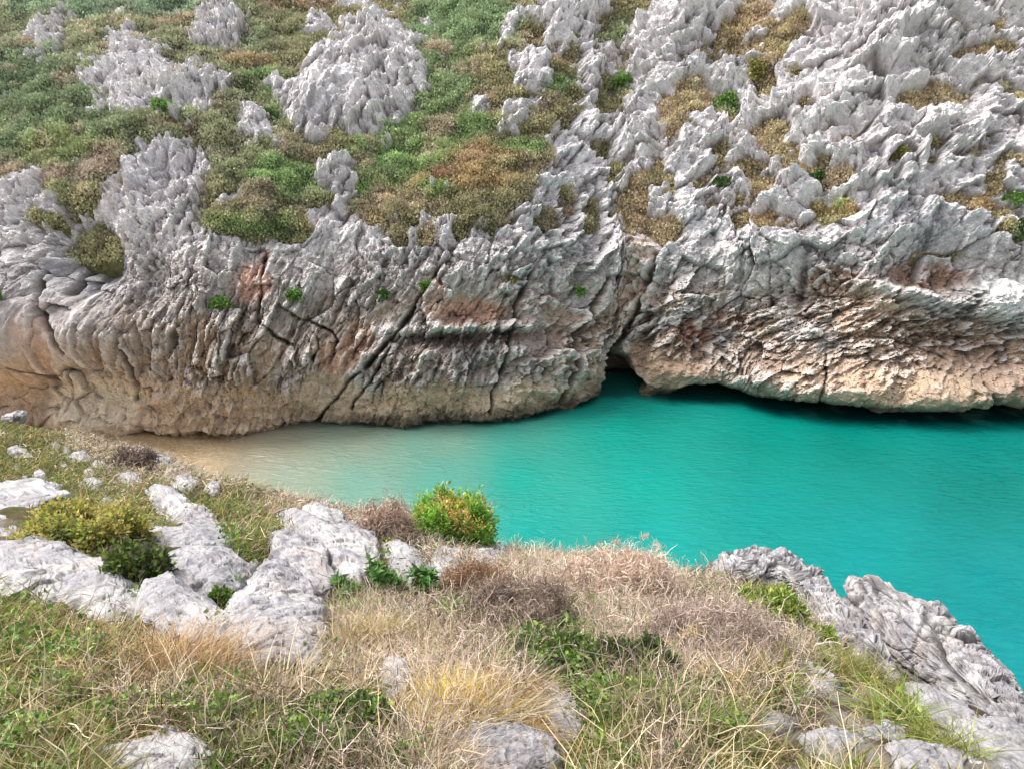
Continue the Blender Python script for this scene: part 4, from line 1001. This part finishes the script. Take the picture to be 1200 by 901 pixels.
# ---------------------------------------------------------------- plant shapes
def unit(v): return v / (np.linalg.norm(v, axis=-1, keepdims=True) + 1e-9)
def blades(P, r, L_, W_, lean, droop, c0, c1, seg=4, wind=(0.25, 0.05, 0), up=1.0):
    """grass blades or stalks: ribbons that lean and droop; c0 root colour, c1 tip colour (n,3)"""
    n = len(P)
    d = unit(np.array([0, 0, up]) + r.normal(size=(n, 3)) * np.array([lean, lean, lean * 0.4]) + np.array(wind))
    hdir = unit(d * np.array([1, 1, 0]) + r.normal(size=(n, 3)) * np.array([0.3, 0.3, 0])) ; hdir[:, 2] = -0.75
    s = unit(np.cross(d, unit(r.normal(size=(n, 3)))))
    tt = np.linspace(0, 1, seg + 1)
    L_ = np.broadcast_to(L_, (n,)); W_ = np.broadcast_to(W_, (n,)); droop = np.broadcast_to(droop, (n,)) * r.random(n) * 2
    C_ = P[:, None] + d[:, None] * (L_[:, None] * tt)[..., None] + hdir[:, None] * ((L_ * droop)[:, None] * tt ** 2.2)[..., None]
    wd = W_[:, None] * (1 - tt ** 2 * 0.92) * 0.5
    V = np.stack([C_ - s[:, None] * wd[..., None], C_ + s[:, None] * wd[..., None]], 2)     # n, seg+1, 2, 3
    i = np.arange(n)[:, None] * (2 * (seg + 1)) + np.arange(seg)[None] * 2
    Fc = np.stack([i, i + 1, i + 3, i + 2], -1).reshape(-1, 4)
    col = c0[:, None] * (1 - tt[None, :, None]) + c1[:, None] * tt[None, :, None]
    return V.reshape(-1, 3), Fc, np.repeat(col.reshape(-1, 3), 2, 0)

def twigs(P, r, L_, W_, col, seg=5, kink=0.55, up=0.5, d0=None):
    n = len(P)
    d = unit(r.normal(size=(n, 3)) + np.array([0.1, 0, up])) if d0 is None else unit(d0 + r.normal(size=(n, 3)) * 0.3)
    pts_ = [P]; st = np.broadcast_to(L_, (n,))[:, None] / seg
    for _ in range(seg):
        pts_.append(pts_[-1] + d * st); d = unit(d + r.normal(size=(n, 3)) * kink)
    C_ = np.stack(pts_, 1); s = unit(np.cross(d, unit(r.normal(size=(n, 3)))))
    wd = np.broadcast_to(W_, (n,))[:, None] * np.linspace(1, 0.35, seg + 1)[None] * 0.5
    V = np.stack([C_ - s[:, None] * wd[..., None], C_ + s[:, None] * wd[..., None]], 2)
    i = np.arange(n)[:, None] * (2 * (seg + 1)) + np.arange(seg)[None] * 2
    Fc = np.stack([i, i + 1, i + 3, i + 2], -1).reshape(-1, 4)
    return V.reshape(-1, 3), Fc, np.repeat(np.repeat(col[:, None], seg + 1, 1).reshape(-1, 3), 2, 0)

def leaves(P, r, L_, col, up=0.5, wid=0.42, d0=None):
    n = len(P)
    d = unit(r.normal(size=(n, 3)) + np.array([0, 0, up])) if d0 is None else unit(d0 + r.normal(size=(n, 3)) * 0.45)
    s = unit(np.cross(d, r.normal(size=(n, 3)) * 0.6 + np.array([0, 0, 1.0]))); nn = np.cross(s, d)
    L_ = np.broadcast_to(L_, (n,))[:, None]
    mid = P + d * L_ * 0.45
    V = np.stack([P, mid + s * L_ * wid + nn * L_ * 0.12, P + d * L_ - nn * L_ * 0.08, mid - s * L_ * wid + nn * L_ * 0.12], 1).reshape(-1, 3)
    i = np.arange(n)[:, None] * 4
    Fc = np.concatenate([i + np.array([[0, 1, 2]]), i + np.array([[0, 2, 3]])])
    return V, Fc, np.repeat(col, 4, 0)

def join(parts):
    V = []; F3 = []; F4 = []; c = []; o = 0
    for v, f, k in parts:
        V.append(v); c.append(k); (F4 if f.shape[1] == 4 else F3).append(f + o); o += len(v)
    Fl = ([np.concatenate(F4)] if F4 else []) + ([np.concatenate(F3)] if F3 else [])
    return np.concatenate(V), Fl, np.concatenate(c)

def vary(r, n, cols, wts=None, amp=0.3):
    cols = np.array([lin(*c) for c in cols])
    k = r.choice(len(cols), n, p=None if wts is None else np.array(wts) / sum(wts))
    c2 = cols[r.integers(0, len(cols), n)]
    return np.clip((cols[k] * 0.75 + c2 * 0.25) * (1 - amp + 2 * amp * r.random((n, 1))), 0.005, 0.85)

M_grass = leaf_material('grass_blades', 0.3, 0.55, 0.3)
M_dry = leaf_material('dry_straw', 0.2, 0.8, 0.15)
M_leaf = leaf_material('green_leaves', 0.3, 0.45, 0.4)
M_twig = leaf_material('twigs', 0.0, 0.9, 0.1)
def rng_d(P): return np.linalg.norm(P - EYE, axis=1)
def wpx(P, real, pxw=0.9): return np.maximum(real, rng_d(P) / FOC * pxw)

GREENS = [(128, 142, 72), (106, 126, 58), (144, 152, 84), (94, 114, 58), (158, 158, 94)]
TANS = [(206, 184, 140), (190, 164, 118), (222, 204, 166), (168, 142, 100), (196, 160, 104)]
GOLD = [(212, 188, 126), (200, 174, 110), (222, 204, 152), (188, 164, 112)]
PINKS = [(222, 200, 184), (206, 184, 168), (232, 216, 202), (188, 166, 152), (212, 188, 160)]
BROWNS = [(140, 120, 108), (116, 98, 86), (164, 146, 130), (98, 84, 76), (150, 132, 122)]
HERBS = [(96, 132, 52), (76, 112, 44), (128, 156, 66), (66, 98, 46), (150, 166, 74)]

# green grass
r = np.random.default_rng(201)
P = roots(70000, r, lambda x, y: cover('g', x, y) * off_rock(x, y)); n = len(P)
hgt = (0.07 + 0.14 * r.random(n)) * (0.75 + 0.35 * noise(P, 1.5, 5)) * np.clip(rng_d(P) / 4, 0.8, 1.25)
olive = sm(P[:, 1], 5, 8)[:, None]
c1 = vary(r, n, GREENS) * (1 - 0.35 * olive) + 0.35 * olive * lin(160, 156, 92); tip = c1 * 0.75 + vary(r, n, TANS) * 0.25
V, Fl, c = blades(P, r, hgt, wpx(P, 0.006) * (0.8 + 0.5 * r.random(n)), 0.5, 0.35, c1 * 0.6, tip)
tag(mesh_np('grass', V, Fl, M_grass, c, smooth=True), 'green grass growing over the near headland', 'grass', kind='stuff')
# the same turf carries on to either side of the path
r = np.random.default_rng(211)
rr_ = np.sqrt(r.random(150000)) * 17; az_ = r.uniform(-1.05, 1.05, 150000); P = np.stack([rr_ * np.sin(az_), rr_ * np.cos(az_), 0 * rr_], 1)
P[:, 2] = ground_z(P[:, 0], P[:, 1]) - 0.01; bx0, by0 = bearing(P)
out_ = (bx0 < -140) | (bx0 > 1340) | (by0 > 1090) | (P[:, 1] < 1.0)
gq = np.hypot(ground_z(P[:, 0] + 0.15, P[:, 1], False) - ground_z(P[:, 0] - 0.15, P[:, 1], False), ground_z(P[:, 0], P[:, 1] + 0.15, False) - ground_z(P[:, 0], P[:, 1] - 0.15, False)) / 0.3
P = P[out_ & (gq < 1.1) & (rr_ > 0.6)][:42000]; n = len(P)
c1 = vary(r, n, GREENS + TANS[:3])
V2, F2_, c2_ = blades(P, r, 0.10 + 0.16 * r.random(n), np.full(n, 0.014), 0.6, 0.45, c1 * 0.65, c1)
V, Fl, c = join([(V, Fl, c), (V2, F2_, c2_)])
bpy.data.objects.remove(bpy.data.objects['grass'])
tag(mesh_np('grass', V, Fl, M_grass, c, smooth=True), 'green grass growing over the near headland', 'grass', kind='stuff')
# tan dry grass: standing stalks and fallen straw
r = np.random.default_rng(202); parts = []
P = roots(34000, r, lambda x, y: cover('t', x, y) * off_rock(x, y)); n = len(P)
c1 = vary(r, n, TANS + [(158, 150, 84), (176, 140, 104)])
parts.append(blades(P, r, (0.07 + 0.15 * r.random(n)) * np.clip(rng_d(P) / 4, 0.7, 1.2), wpx(P, 0.0045) * (0.7 + 0.6 * r.random(n)), 0.8, 0.5, c1 * 0.65, c1 * 1.0))
P = roots(4200, r, lambda x, y: cover('t', x, y) * off_rock(x, y)); n = len(P); P[:, 2] += 0.03 + 0.08 * r.random(n)
c1 = vary(r, n, [(222, 204, 170), (208, 186, 148), (196, 176, 150)])
parts.append(twigs(P, r, 0.10 + 0.16 * r.random(n), wpx(P, 0.004, 1.0), c1, 4, 0.2, 0.1))
V, Fl, c = join([(v, f, k) for v, f, k in parts])
tag(mesh_np('dry_grass', V, Fl, M_dry, c), 'tan dry grass and fallen straw on the near slope', 'dry grass', kind='stuff')
# wispy pinkish dry cover toward the brink
r = np.random.default_rng(203); parts = []
P = roots(40000, r, lambda x, y: cover('w', x, y) * off_rock(x, y)); n = len(P)
c1 = vary(r, n, PINKS)
parts.append(blades(P, r, (0.10 + 0.16 * r.random(n)) * (0.8 + 0.4 * noise(P, 2.0, 6)), wpx(P, 0.0035, 0.8), 0.8, 0.6, c1 * 0.55, c1))
P = roots(26000, r, lambda x, y: cover('w', x, y) * off_rock(x, y)); n = len(P); P[:, 2] += 0.10 * r.random(n)
parts.append(twigs(P, r, 0.08 + 0.14 * r.random(n), wpx(P, 0.004, 1.1), vary(r, n, PINKS + [(234, 222, 206), (200, 184, 150), (150, 150, 96)]), 5, 0.6, 0.35))
V, Fl, c = join(parts)
tag(mesh_np('dry_brush', V, Fl, M_dry, c), 'pinkish dry wiry brush along the brink of the headland', 'brush', kind='stuff')
# brown twiggy heath
r = np.random.default_rng(204)
P = roots(20000, r, lambda x, y: cover('b', x, y) * off_rock(x, y)); n = len(P); P[:, 2] += 0.12 * r.random(n)
parts = [twigs(P, r, 0.09 + 0.14 * r.random(n), wpx(P, 0.004, 1.1), vary(r, n, BROWNS + PINKS[:2] + [(132, 138, 84)]), 5, 0.6, 0.4)]
V, Fl, c = join(parts)
tag(mesh_np('heath', V, Fl, M_twig, c), 'brown twiggy heath between the rocks of the near slope', 'heath', kind='stuff')
# green leafy herbs
r = np.random.default_rng(205); parts = []
P = roots(64000, r, lambda x, y: cover('h', x, y) * off_rock(x, y)); n = len(P)
cl_ = noise(P, 5.0, 33); P[:, 2] += (0.16 * r.random(n) ** 0.8) * (0.7 + 0.5 * cl_)
c1 = vary(r, n, HERBS) * (0.8 + 0.4 * sm(cl_, -0.3, 0.5))[:, None]
parts.append(leaves(P, r, (0.012 + 0.016 * r.random(n)) * np.clip(rng_d(P) / 3, 0.8, 1.6), c1, 0.6, 0.34))
P = roots(5000, r, lambda x, y: cover('h', x, y) * off_rock(x, y)); n = len(P)
parts.append(twigs(P, r, 0.10 + 0.12 * r.random(n), wpx(P, 0.003), vary(r, n, BROWNS), 5, 0.35, 1.2))
V, Fl, c = join(parts)
tag(mesh_np('undergrowth', V, Fl, M_leaf, c), 'low green leafy herbs among the near rocks', 'undergrowth', kind='stuff')

# ---------------------------------------------------------------- single plants
def site(px, py, lift=0.0, Y=None):
    y = ground_hit([px], [py])[0] if Y is None else Y
    if np.isnan(y): y = 6.0
    q = at(px, py, y); q[2] = ground_z(np.array([q[0]]), np.array([q[1]]))[0] + lift if Y is None else q[2]
    return q, q[1]
def scale_at(q): return float((q - EYE) @ np.array([0, cp, -sp])) / FOC         # metres per plate unit

def shrub(px, py, rx, ry, name, label, cat, cols, nl, size, seed, dry=False, accents=None, group=None, Y=None, flat=0.8, upl=0.5, wid=0.4):
    """px, py = middle of its foot"""
    r = np.random.default_rng(seed); q, y = site(px, py, 0, Y); m = scale_at(q)
    A, B, H = rx * m, rx * m * flat, ry * m * 2 / math.cos(math.radians(32)) * 0.92
    t_ = empty(name, q); tag(t_, label, cat, group)
    # boughs -> clumps -> leaves
    nb_ = 80
    u = r.normal(size=(nb_, 3)); u[:, 2] = np.abs(u[:, 2]) * 0.9 + 0.08; u = unit(u); u = np.sign(u) * np.abs(u) ** 0.75 * (0.6 + 0.4 * r.random((nb_, 1)) ** 0.5)
    cl_ = u * np.array([A, B, H * 0.92])
    k = r.integers(0, nb_, nl)
    off = r.normal(size=(nl, 3)) * np.array([A, B, H]) * 0.115
    Pl = cl_[k] + off; Pl[:, 2] = np.abs(Pl[:, 2])
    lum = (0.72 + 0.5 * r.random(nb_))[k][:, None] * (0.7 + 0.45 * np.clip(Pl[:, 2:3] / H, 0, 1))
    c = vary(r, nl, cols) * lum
    if accents is not None:
        for (ac, chance, top) in accents:
            pick = (r.random(nb_) < chance)[k] & (Pl[:, 2] / H > top)
            pick &= r.random(nl) < 0.75
            c[pick] = vary(r, pick.sum(), ac)
    gp = q + Pl; gz = ground_z(gp[:, 0], gp[:, 1]) - q[2]
    Pl[:, 2] = np.maximum(Pl[:, 2], gz + 0.01)
    if dry:
        nl2 = nl * 2 // 3; V, Fl, cc = twigs(Pl[:nl2], r, size * (0.6 + 0.9 * r.random(nl2)), np.full(nl2, max(0.0032, m * 1.15)) * (0.6 + 0.7 * r.random(nl2)), c[:nl2], 5, 0.65, 0.3)
        f = mesh_np('foliage', V, Fl, M_dry, cc, parent=t_)
    else:
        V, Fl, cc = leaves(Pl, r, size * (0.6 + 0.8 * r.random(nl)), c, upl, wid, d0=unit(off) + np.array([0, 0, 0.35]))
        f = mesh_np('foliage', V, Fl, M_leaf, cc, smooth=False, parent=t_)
    nbr = 70
    V, Fl, cc = twigs(r.normal(size=(nbr, 3)) * np.array([A, B, 0.02]) * 0.2, r, 1.0, np.full(nbr, 0.006), vary(r, nbr, BROWNS), 6, 0.12, 1.0, d0=unit(cl_[r.integers(0, nb_, nbr)]))
    V = V.reshape(nbr, -1, 3); base_ = V[:, :1]; V = base_ + (V - base_) * np.array([A, B, H]) * 0.95
    mesh_np('branches', V.reshape(-1, 3), Fl, M_twig, cc, parent=t_)
    return t_

shrub(531, 646, 45, 33, 'shrub', 'dense rounded green bush with orange leaves on top, standing at the brink', 'shrub', [(146, 188, 82), (120, 166, 70), (176, 206, 98), (102, 146, 64)], 17000, 0.038, 301,
      accents=[([(230, 190, 126), (236, 208, 146), (216, 180, 104)], 0.3, 0.66), ([(214, 190, 60)], 0.06, 0.0)], group='shrubs on the headland', wid=0.26, upl=0.9)
shrub(455, 642, 33, 27, 'shrub', 'grey pink leafless bush beside the green and orange one', 'shrub', [(190, 166, 148), (170, 146, 130), (206, 186, 168), (146, 124, 110)], 5000, 0.10, 302, dry=True, group='shrubs on the headland')
shrub(104, 652, 72, 28, 'shrub', 'sprawling yellow green shrub in the hollow between the broad slab and the long boulder', 'shrub', [(156, 172, 74), (184, 190, 92), (128, 146, 64), (108, 122, 66), (140, 126, 110)], 13000, 0.026, 303, accents=[([(198, 186, 104), (190, 170, 96)], 0.35, 0.3)], group='shrubs on the headland', flat=0.6)
shrub(165, 692, 34, 26, 'shrub', 'dark green leafy shrub tucked against the overhanging slab', 'shrub', [(92, 116, 52), (120, 142, 58), (74, 92, 50), (104, 92, 84)], 4500, 0.032, 304, group='shrubs on the headland')
shrub(158, 552, 24, 9, 'shrub', 'low dark heather bush behind the pointed white stone', 'shrub', [(126, 108, 102), (108, 94, 88), (142, 126, 110)], 2500, 0.14, 305, dry=True, group='shrubs on the headland')
shrub(556, 706, 44, 22, 'shrub', 'domed reddish brown dry bush below the wedge of pale rock', 'shrub', [(168, 136, 106), (150, 118, 92), (186, 160, 132), (122, 98, 82)], 6500, 0.08, 306, dry=True, group='shrubs on the headland')
shrub(610, 742, 60, 26, 'shrub', 'grey brown tangled bush with a few green sprigs, centre of the dry brush', 'shrub', BROWNS + [(176, 160, 146)], 7000, 0.08, 307, dry=True, group='shrubs on the headland')
shrub(720, 712, 64, 26, 'shrub', 'bleached pinkish bush of wiry stems at the brink beside the sea', 'shrub', PINKS, 8000, 0.09, 308, dry=True, group='shrubs on the headland')
shrub(840, 776, 78, 30, 'shrub', 'wide mauve grey mat of dead stems inland of the green clump', 'shrub', [(188, 168, 156), (168, 148, 138), (206, 188, 172), (144, 124, 114)], 9000, 0.07, 309, dry=True, group='shrubs on the headland')
shrub(650, 792, 56, 20, 'shrub', 'dark green small leaved bush uphill of the rough pale rock', 'shrub', [(92, 124, 54), (72, 104, 46), (122, 148, 66), (108, 96, 84)], 6000, 0.018, 310, accents=[([(160, 176, 84)], 0.12, 0.4)], group='shrubs on the headland', flat=0.7)
shrub(742, 806, 44, 24, 'shrub', 'dark thorny looking green bush beside the tall curved grass stalks', 'shrub', [(80, 104, 50), (100, 126, 56), (92, 82, 72)], 5000, 0.022, 311, group='shrubs on the headland', flat=0.7)
shrub(898, 730, 36, 17, 'shrub', 'bright green leafy clump just inland of the jagged white crest', 'shrub', [(122, 148, 60), (98, 126, 52), (150, 168, 78), (176, 178, 104)], 4500, 0.034, 312, group='shrubs on the headland', wid=0.25, upl=1.0)
shrub(958, 762, 18, 15, 'shrub', 'small yellow green bush on the strip of pale rock', 'shrub', [(140, 162, 66), (170, 176, 90), (112, 138, 56)], 2200, 0.036, 313, group='shrubs on the headland', wid=0.25, upl=1.0)
shrub(262, 712, 15, 11, 'shrub', 'tiny green herb in the gap between smooth and tall white boulders', 'shrub', HERBS, 1500, 0.024, 314, group='shrubs on the headland')
shrub(400, 866, 60, 20, 'shrub', 'green leafy herbs spilling over straw at the frame bottom by the small upright stone', 'shrub', HERBS + [(110, 96, 84), (130, 118, 100)], 5000, 0.018, 315, group='shrubs on the headland', flat=0.7)

def tuft(px, py, rx, hgt, name, label, cols, n, seed, group=None, lean=0.5, droop=0.5, wind=(0.3, 0, 0), w_=0.003, mat=None, heads=False):
    r = np.random.default_rng(seed); q, y = site(px, py); m = scale_at(q)
    P = r.normal(size=(n, 3)) * np.array([rx * m * 0.45, rx * m * 0.35, 0]); gp = q + P; P[:, 2] = ground_z(gp[:, 0], gp[:, 1]) - q[2] - 0.01
    c1 = vary(r, n, cols)
    V, Fl, c = blades(P, r, hgt * (0.5 + 0.7 * r.random(n)), np.full(n, max(w_, m * 0.8)) * (0.7 + 0.5 * r.random(n)), lean, droop, c1 * 0.65, c1, 5, wind)
    o = mesh_np(name, V, Fl, mat or M_dry, c); o.location = q
    return tag(o, label, 'grass tuft', group)
GT = 'grass tufts on the headland'
tuft(530, 860, 46, 0.16, 'grass_tuft', 'big fine golden tuft above the low white ledge', [(244, 212, 84), (238, 204, 92), (232, 192, 76), (242, 218, 124), (214, 172, 74)], 6500, 401, GT, 0.75, 0.7, (0.55, 0.2, 0), 0.0018)
tuft(590, 838, 44, 0.12, 'grass_tuft', 'rust tinged feathery tuft merging into the big golden one', [(200, 168, 120), (186, 146, 106), (212, 186, 136)], 2600, 402, GT, 0.75, 0.6, (0.5, 0.25, 0), 0.0018)
tuft(432, 768, 44, 0.18, 'grass_tuft', 'pale golden tuft leaning away beside the tall white boulder', GOLD + [(180, 176, 104), (196, 170, 130), (150, 150, 84)], 2400, 403, GT, 0.7, 0.6, (0.4, 0.3, 0), 0.002)
tuft(500, 772, 30, 0.11, 'grass_tuft', 'straw coloured tuft just behind the small upright white stone', GOLD + TANS, 1400, 404, GT, 0.7, 0.6, (0.4, 0.3, 0), 0.002)
tuft(610, 884, 22, 0.10, 'grass_tuft', 'small brown tuft on the low white ledge', [(190, 160, 104), (170, 136, 86)], 1600, 405, GT, 0.7, 0.5, (0, 0, 0), 0.0015)
tuft(1042, 846, 34, 0.18, 'grass_tuft', 'bright green arching tuft above the smooth white ledge', [(150, 170, 72), (122, 148, 58), (176, 184, 96)], 260, 406, GT, 0.7, 0.7, (0.1, 0, 0), 0.005, M_grass)
tuft(905, 812, 22, 0.24, 'grass_tuft', 'upright yellow green sword leaves by the pinkish white rock', [(168, 160, 78), (140, 142, 62), (190, 172, 96)], 120, 407, GT, 0.35, 0.3, (0, 0, 0), 0.007, M_grass)
tuft(1000, 800, 46, 0.18, 'grass_tuft', 'mixed green and straw tuft at the foot of the layered outcrop', [(150, 156, 80), (186, 164, 112), (120, 138, 62)], 700, 408, GT, 0.6, 0.6, (0, 0, 0), 0.004, M_grass)
tuft(1105, 885, 34, 0.16, 'grass_tuft', 'sparse tuft rooted in the smooth white ledge', [(160, 164, 84), (140, 150, 70)], 260, 409, GT, 0.6, 0.5, (0, 0, 0), 0.004, M_grass)
tuft(780, 880, 80, 0.22, 'grass_tuft', 'thick fresh green tuft at the frame bottom between ledges', [(128, 150, 70), (108, 132, 58), (152, 166, 88), (190, 176, 120)], 900, 410, GT, 0.6, 0.5, (0.1, 0, 0), 0.004, M_grass)
tuft(340, 835, 44, 0.24, 'grass_tuft', 'bleached curling straw tuft below the tall white boulder', [(226, 210, 180), (206, 184, 150), (190, 166, 130)], 500, 411, GT, 0.8, 0.8, (0.1, 0, 0), 0.005)
tuft(215, 800, 60, 0.24, 'grass_tuft', 'rusty tan tuft in front of the smooth rounded boulder', [(200, 164, 122), (186, 150, 106), (214, 188, 150)], 2200, 412, GT, 0.7, 0.6, (0.1, 0, 0), 0.003)
tuft(975, 745, 14, 0.14, 'grass_tuft', 'thin olive tuft in a groove at the top of the layered outcrop', [(170, 156, 104), (150, 144, 90)], 500, 413, GT, 0.5, 0.5, (0, 0, 0), 0.003)

# leafy upright weeds in front of the central cluster
def weed(px, py, hpx_, label, seed, lean):
    r = np.random.default_rng(seed); q, y = site(px, py); m = scale_at(q); H = hpx_ * m / math.cos(math.radians(35))
    t_ = empty('leafy_weed', q); tag(t_, label, 'weed', 'leafy weeds below the central boulders')
    ns = 5; parts = []; lp = []; ld = []
    for k in range(ns):
        b0 = np.zeros(3); top = b0 + np.array([lean * H + r.normal() * 0.05, r.normal() * 0.04, H * (0.6 + 0.4 * r.random())])
        tt = np.linspace(0, 1, 26)[:, None]; st = b0 + (top - b0) * tt + np.array([0.05, 0, 0]) * np.sin(tt * 3)
        for j in range(3, 26):
            for s_ in range(4):
                an = j * 2.4 + s_ * 1.57 + r.normal() * 0.2
                lp.append(st[j]); ld.append([math.cos(an), math.sin(an), 0.35])
        sid = np.array([0.004, 0, 0]); V = np.stack([st - sid, st + sid], 1).reshape(-1, 3); i = np.arange(25)[:, None] * 2
        parts.append((V, np.concatenate([i, i + 1, i + 3, i + 2], 1), np.tile(lin(110, 120, 60), (len(V), 1))))
    V, Fl, c = join(parts); mesh_np('stem', V, Fl, M_twig, c, parent=t_)
    lp, ld = np.array(lp), np.array(ld)
    V, Fl, c = leaves(lp, r, 0.055 * (0.6 + 0.6 * r.random(len(lp))), vary(r, len(lp), [(88, 132, 60), (70, 112, 52), (116, 152, 76)]), 0.4, 0.22, d0=ld)
    mesh_np('leaves', V, Fl, M_leaf, c, smooth=False, parent=t_)
weed(455, 702, 52, 'taller leafy green weed leaning back against the biggest rounded block', 501, -0.15)
weed(487, 704, 44, 'shorter leafy green weed in front of the white block', 502, 0.05)
weed(408, 700, 24, 'lowest leafy weed at the foot of the shaded boulder', 503, -0.1)

# dead flower stalks and long straw against the sea
def stalk(px, py, hpx_, dx, label, seed, head=True, group='dead flower stalks on the brink', Y=None):
    r = np.random.default_rng(seed); q, y = site(px, py, 0, Y); m = scale_at(q); H = hpx_ * m / math.cos(math.radians(36))
    t_ = empty('flower_stalk' if head else 'grass_stalk', q); tag(t_, label, 'dead stalk', group)
    tt = np.linspace(0, 1, 9)[:, None]; st = np.array([dx * m, 0, 0]) * tt ** 1.8 + np.array([0, 0, H]) * (tt if head else np.sin(tt * 2.2) * 0.95)
    w_ = max(0.0035, m * 0.9) * (1 - 0.5 * tt)
    sid = np.array([0.5, 0, 0.0]); V = np.stack([st - sid * w_, st + sid * w_], 1)
    if not head: V = np.stack([st - np.array([0, 0, 0.5]) * w_ - sid * w_ * 0.5, st + np.array([0, 0, 0.5]) * w_ + sid * w_ * 0.5], 1)
    i = np.arange(8)[:, None] * 2
    mesh_np('stem', V.reshape(-1, 3), np.concatenate([i, i + 1, i + 3, i + 2], 1), M_dry, np.tile(lin(206, 188, 150), (18, 1)), parent=t_)
    nh = 60
    if head:
        P = st[-1] + r.normal(size=(nh, 3)) * np.array([0.025, 0.025, 0.006]); d0 = np.tile([0, 0, 1.0], (nh, 1))
        V, Fl, c = twigs(P, r, 0.03, np.full(nh, m * 0.9), vary(r, nh, PINKS), 3, 0.3, 0.6, d0=d0); mesh_np('flower_head', V, Fl, M_dry, c, parent=t_)
    else:
        k = r.integers(6, 9, nh); P = st[k] + r.normal(size=(nh, 3)) * 0.012
        V, Fl, c = twigs(P, r, 0.04, np.full(nh, m * 0.8), vary(r, nh, TANS), 3, 0.3, 0.2); mesh_np('seed_head', V, Fl, M_dry, c, parent=t_)
stalk(718, 668, 26, 2, 'round headed dead flower stalk against the turquoise water', 601)
stalk(738, 672, 38, 14, 'forked taller dead stalk beside the round headed one', 602)
stalk(762, 676, 32, 4, 'dead flower stalk with a pinkish head, last before the jagged crest', 603)
stalk(845, 800, 70, -70, 'long tan grass stalk arching over the dark thorny bush', 604, False, 'long straw stalks')
stalk(838, 835, 62, -22, 'straight pale grass stalk rising from green grass by the curved one', 605, False, 'long straw stalks')
stalk(880, 860, 70, -40, 'thin straw stalk leaning across the pale grey rock', 606, False, 'long straw stalks')
stalk(60, 850, 90, 60, 'thick bleached straw slanting over the nearest grass in the corner', 607, False, 'long straw stalks')

# ---------------------------------------------------------------- bushes rooted on the far cliff and slope
def far_bush(px, py, rx, ry, label, cols, n, seed):
    r = np.random.default_rng(seed)
    i = int(np.abs(PY - py).argmin()); j = int(np.abs(PX - px).argmin()); k = i * nc + j
    tb_ = base[k] + nrm[k] * max(ROCK_D[k] - 0.05, 0.1); m = scale_at(tb_)
    t_ = empty('bush', tb_); tag(t_, label, 'bush', 'bushes rooted on the far cliff and slope')
    nb_ = 22; u = unit(r.normal(size=(nb_, 3))) * (0.5 + 0.5 * r.random((nb_, 1))); u[:, 2] = np.abs(u[:, 2])
    kk = r.integers(0, nb_, n); sc = np.array([rx * m, rx * m * 0.7, ry * m * 1.5])
    P = (u[kk] + r.normal(size=(n, 3)) * 0.2) * sc
    c = vary(r, n, cols, None, 0.25) * (0.7 + 0.6 * r.random(nb_))[kk][:, None]
    V, Fl, cc = leaves(P, r, 0.20 * (0.6 + 0.8 * r.random(n)), c, 0.6, 0.32)
    mesh_np('foliage', V, Fl, M_scrub, cc, smooth=False, parent=t_)
    V, Fl, cc = twigs(np.zeros((12, 3)), r, 0.7 * ry * m, np.full(12, 0.05), vary(r, 12, BROWNS), 4, 0.2, 1.5)
    mesh_np('branches', V, Fl, M_twig, cc, parent=t_)
FG = [(112, 150, 74), (92, 130, 60), (134, 164, 88)]; FD = [(84, 112, 62), (70, 98, 54), (100, 124, 70)]; FO = [(150, 146, 86), (128, 130, 72), (166, 156, 100)]
far_bush(43, 358, 10, 7, 'bright green bush growing alone on the big grey buttress at the frame edge', FG, 500, 701)
far_bush(264, 362, 9, 7, 'green bush low on the cliff under the rust stained cleft', FG, 420, 702)
far_bush(346, 353, 10, 6, 'flat green bush on the cliff just right of the rust stained cleft', FG, 420, 703)
far_bush(501, 343, 8, 8, 'green bush wedged in the long diagonal crack', FG, 380, 704)
far_bush(452, 352, 6, 6, 'little dark bush on pale rock left of the long diagonal crack', FD, 260, 705)
far_bush(672, 347, 6, 6, 'little green bush above the brown ledge near the sea cave fissure', FG, 260, 706)
far_bush(850, 123, 12, 8, 'green bush at the lower edge of a tan grass patch high on the rocky spur', FG, 520, 707)
far_bush(845, 223, 10, 6, 'dark green bush between white rocks in the middle of the rocky spur', FD, 420, 708)
far_bush(730, 104, 13, 9, 'green bush next to the twin topped crag', FG, 560, 709)
far_bush(650, 106, 13, 8, 'green bush beside the stepped grey buttress', FG, 560, 710)
far_bush(195, 146, 16, 7, 'vivid green bush under the broad slabby outcrop', FG, 640, 711)
far_bush(317, 148, 8, 8, 'dark bush between the streaked dome and the low lumpy outcrop', FD, 380, 712)
far_bush(1194, 270, 13, 9, 'dark green bush at the frame edge over the white rock shelf', FD, 520, 713)
far_bush(1186, 240, 16, 6, 'flat green bush on the grassy ledge near the frame edge', FG, 520, 714)
far_bush(886, 90, 10, 12, 'olive bush spilling down a pale rock face high on the spur', FO, 520, 715)
far_bush(1048, 196, 9, 8, 'olive bush perched among broken white blocks of the spur', FO, 420, 716)
far_bush(958, 212, 8, 6, 'small round bush in the olive grass patch of the spur', FD, 360, 717)
far_bush(598, 330, 7, 5, 'small yellowish bush over the orange stained band', FO, 260, 718)
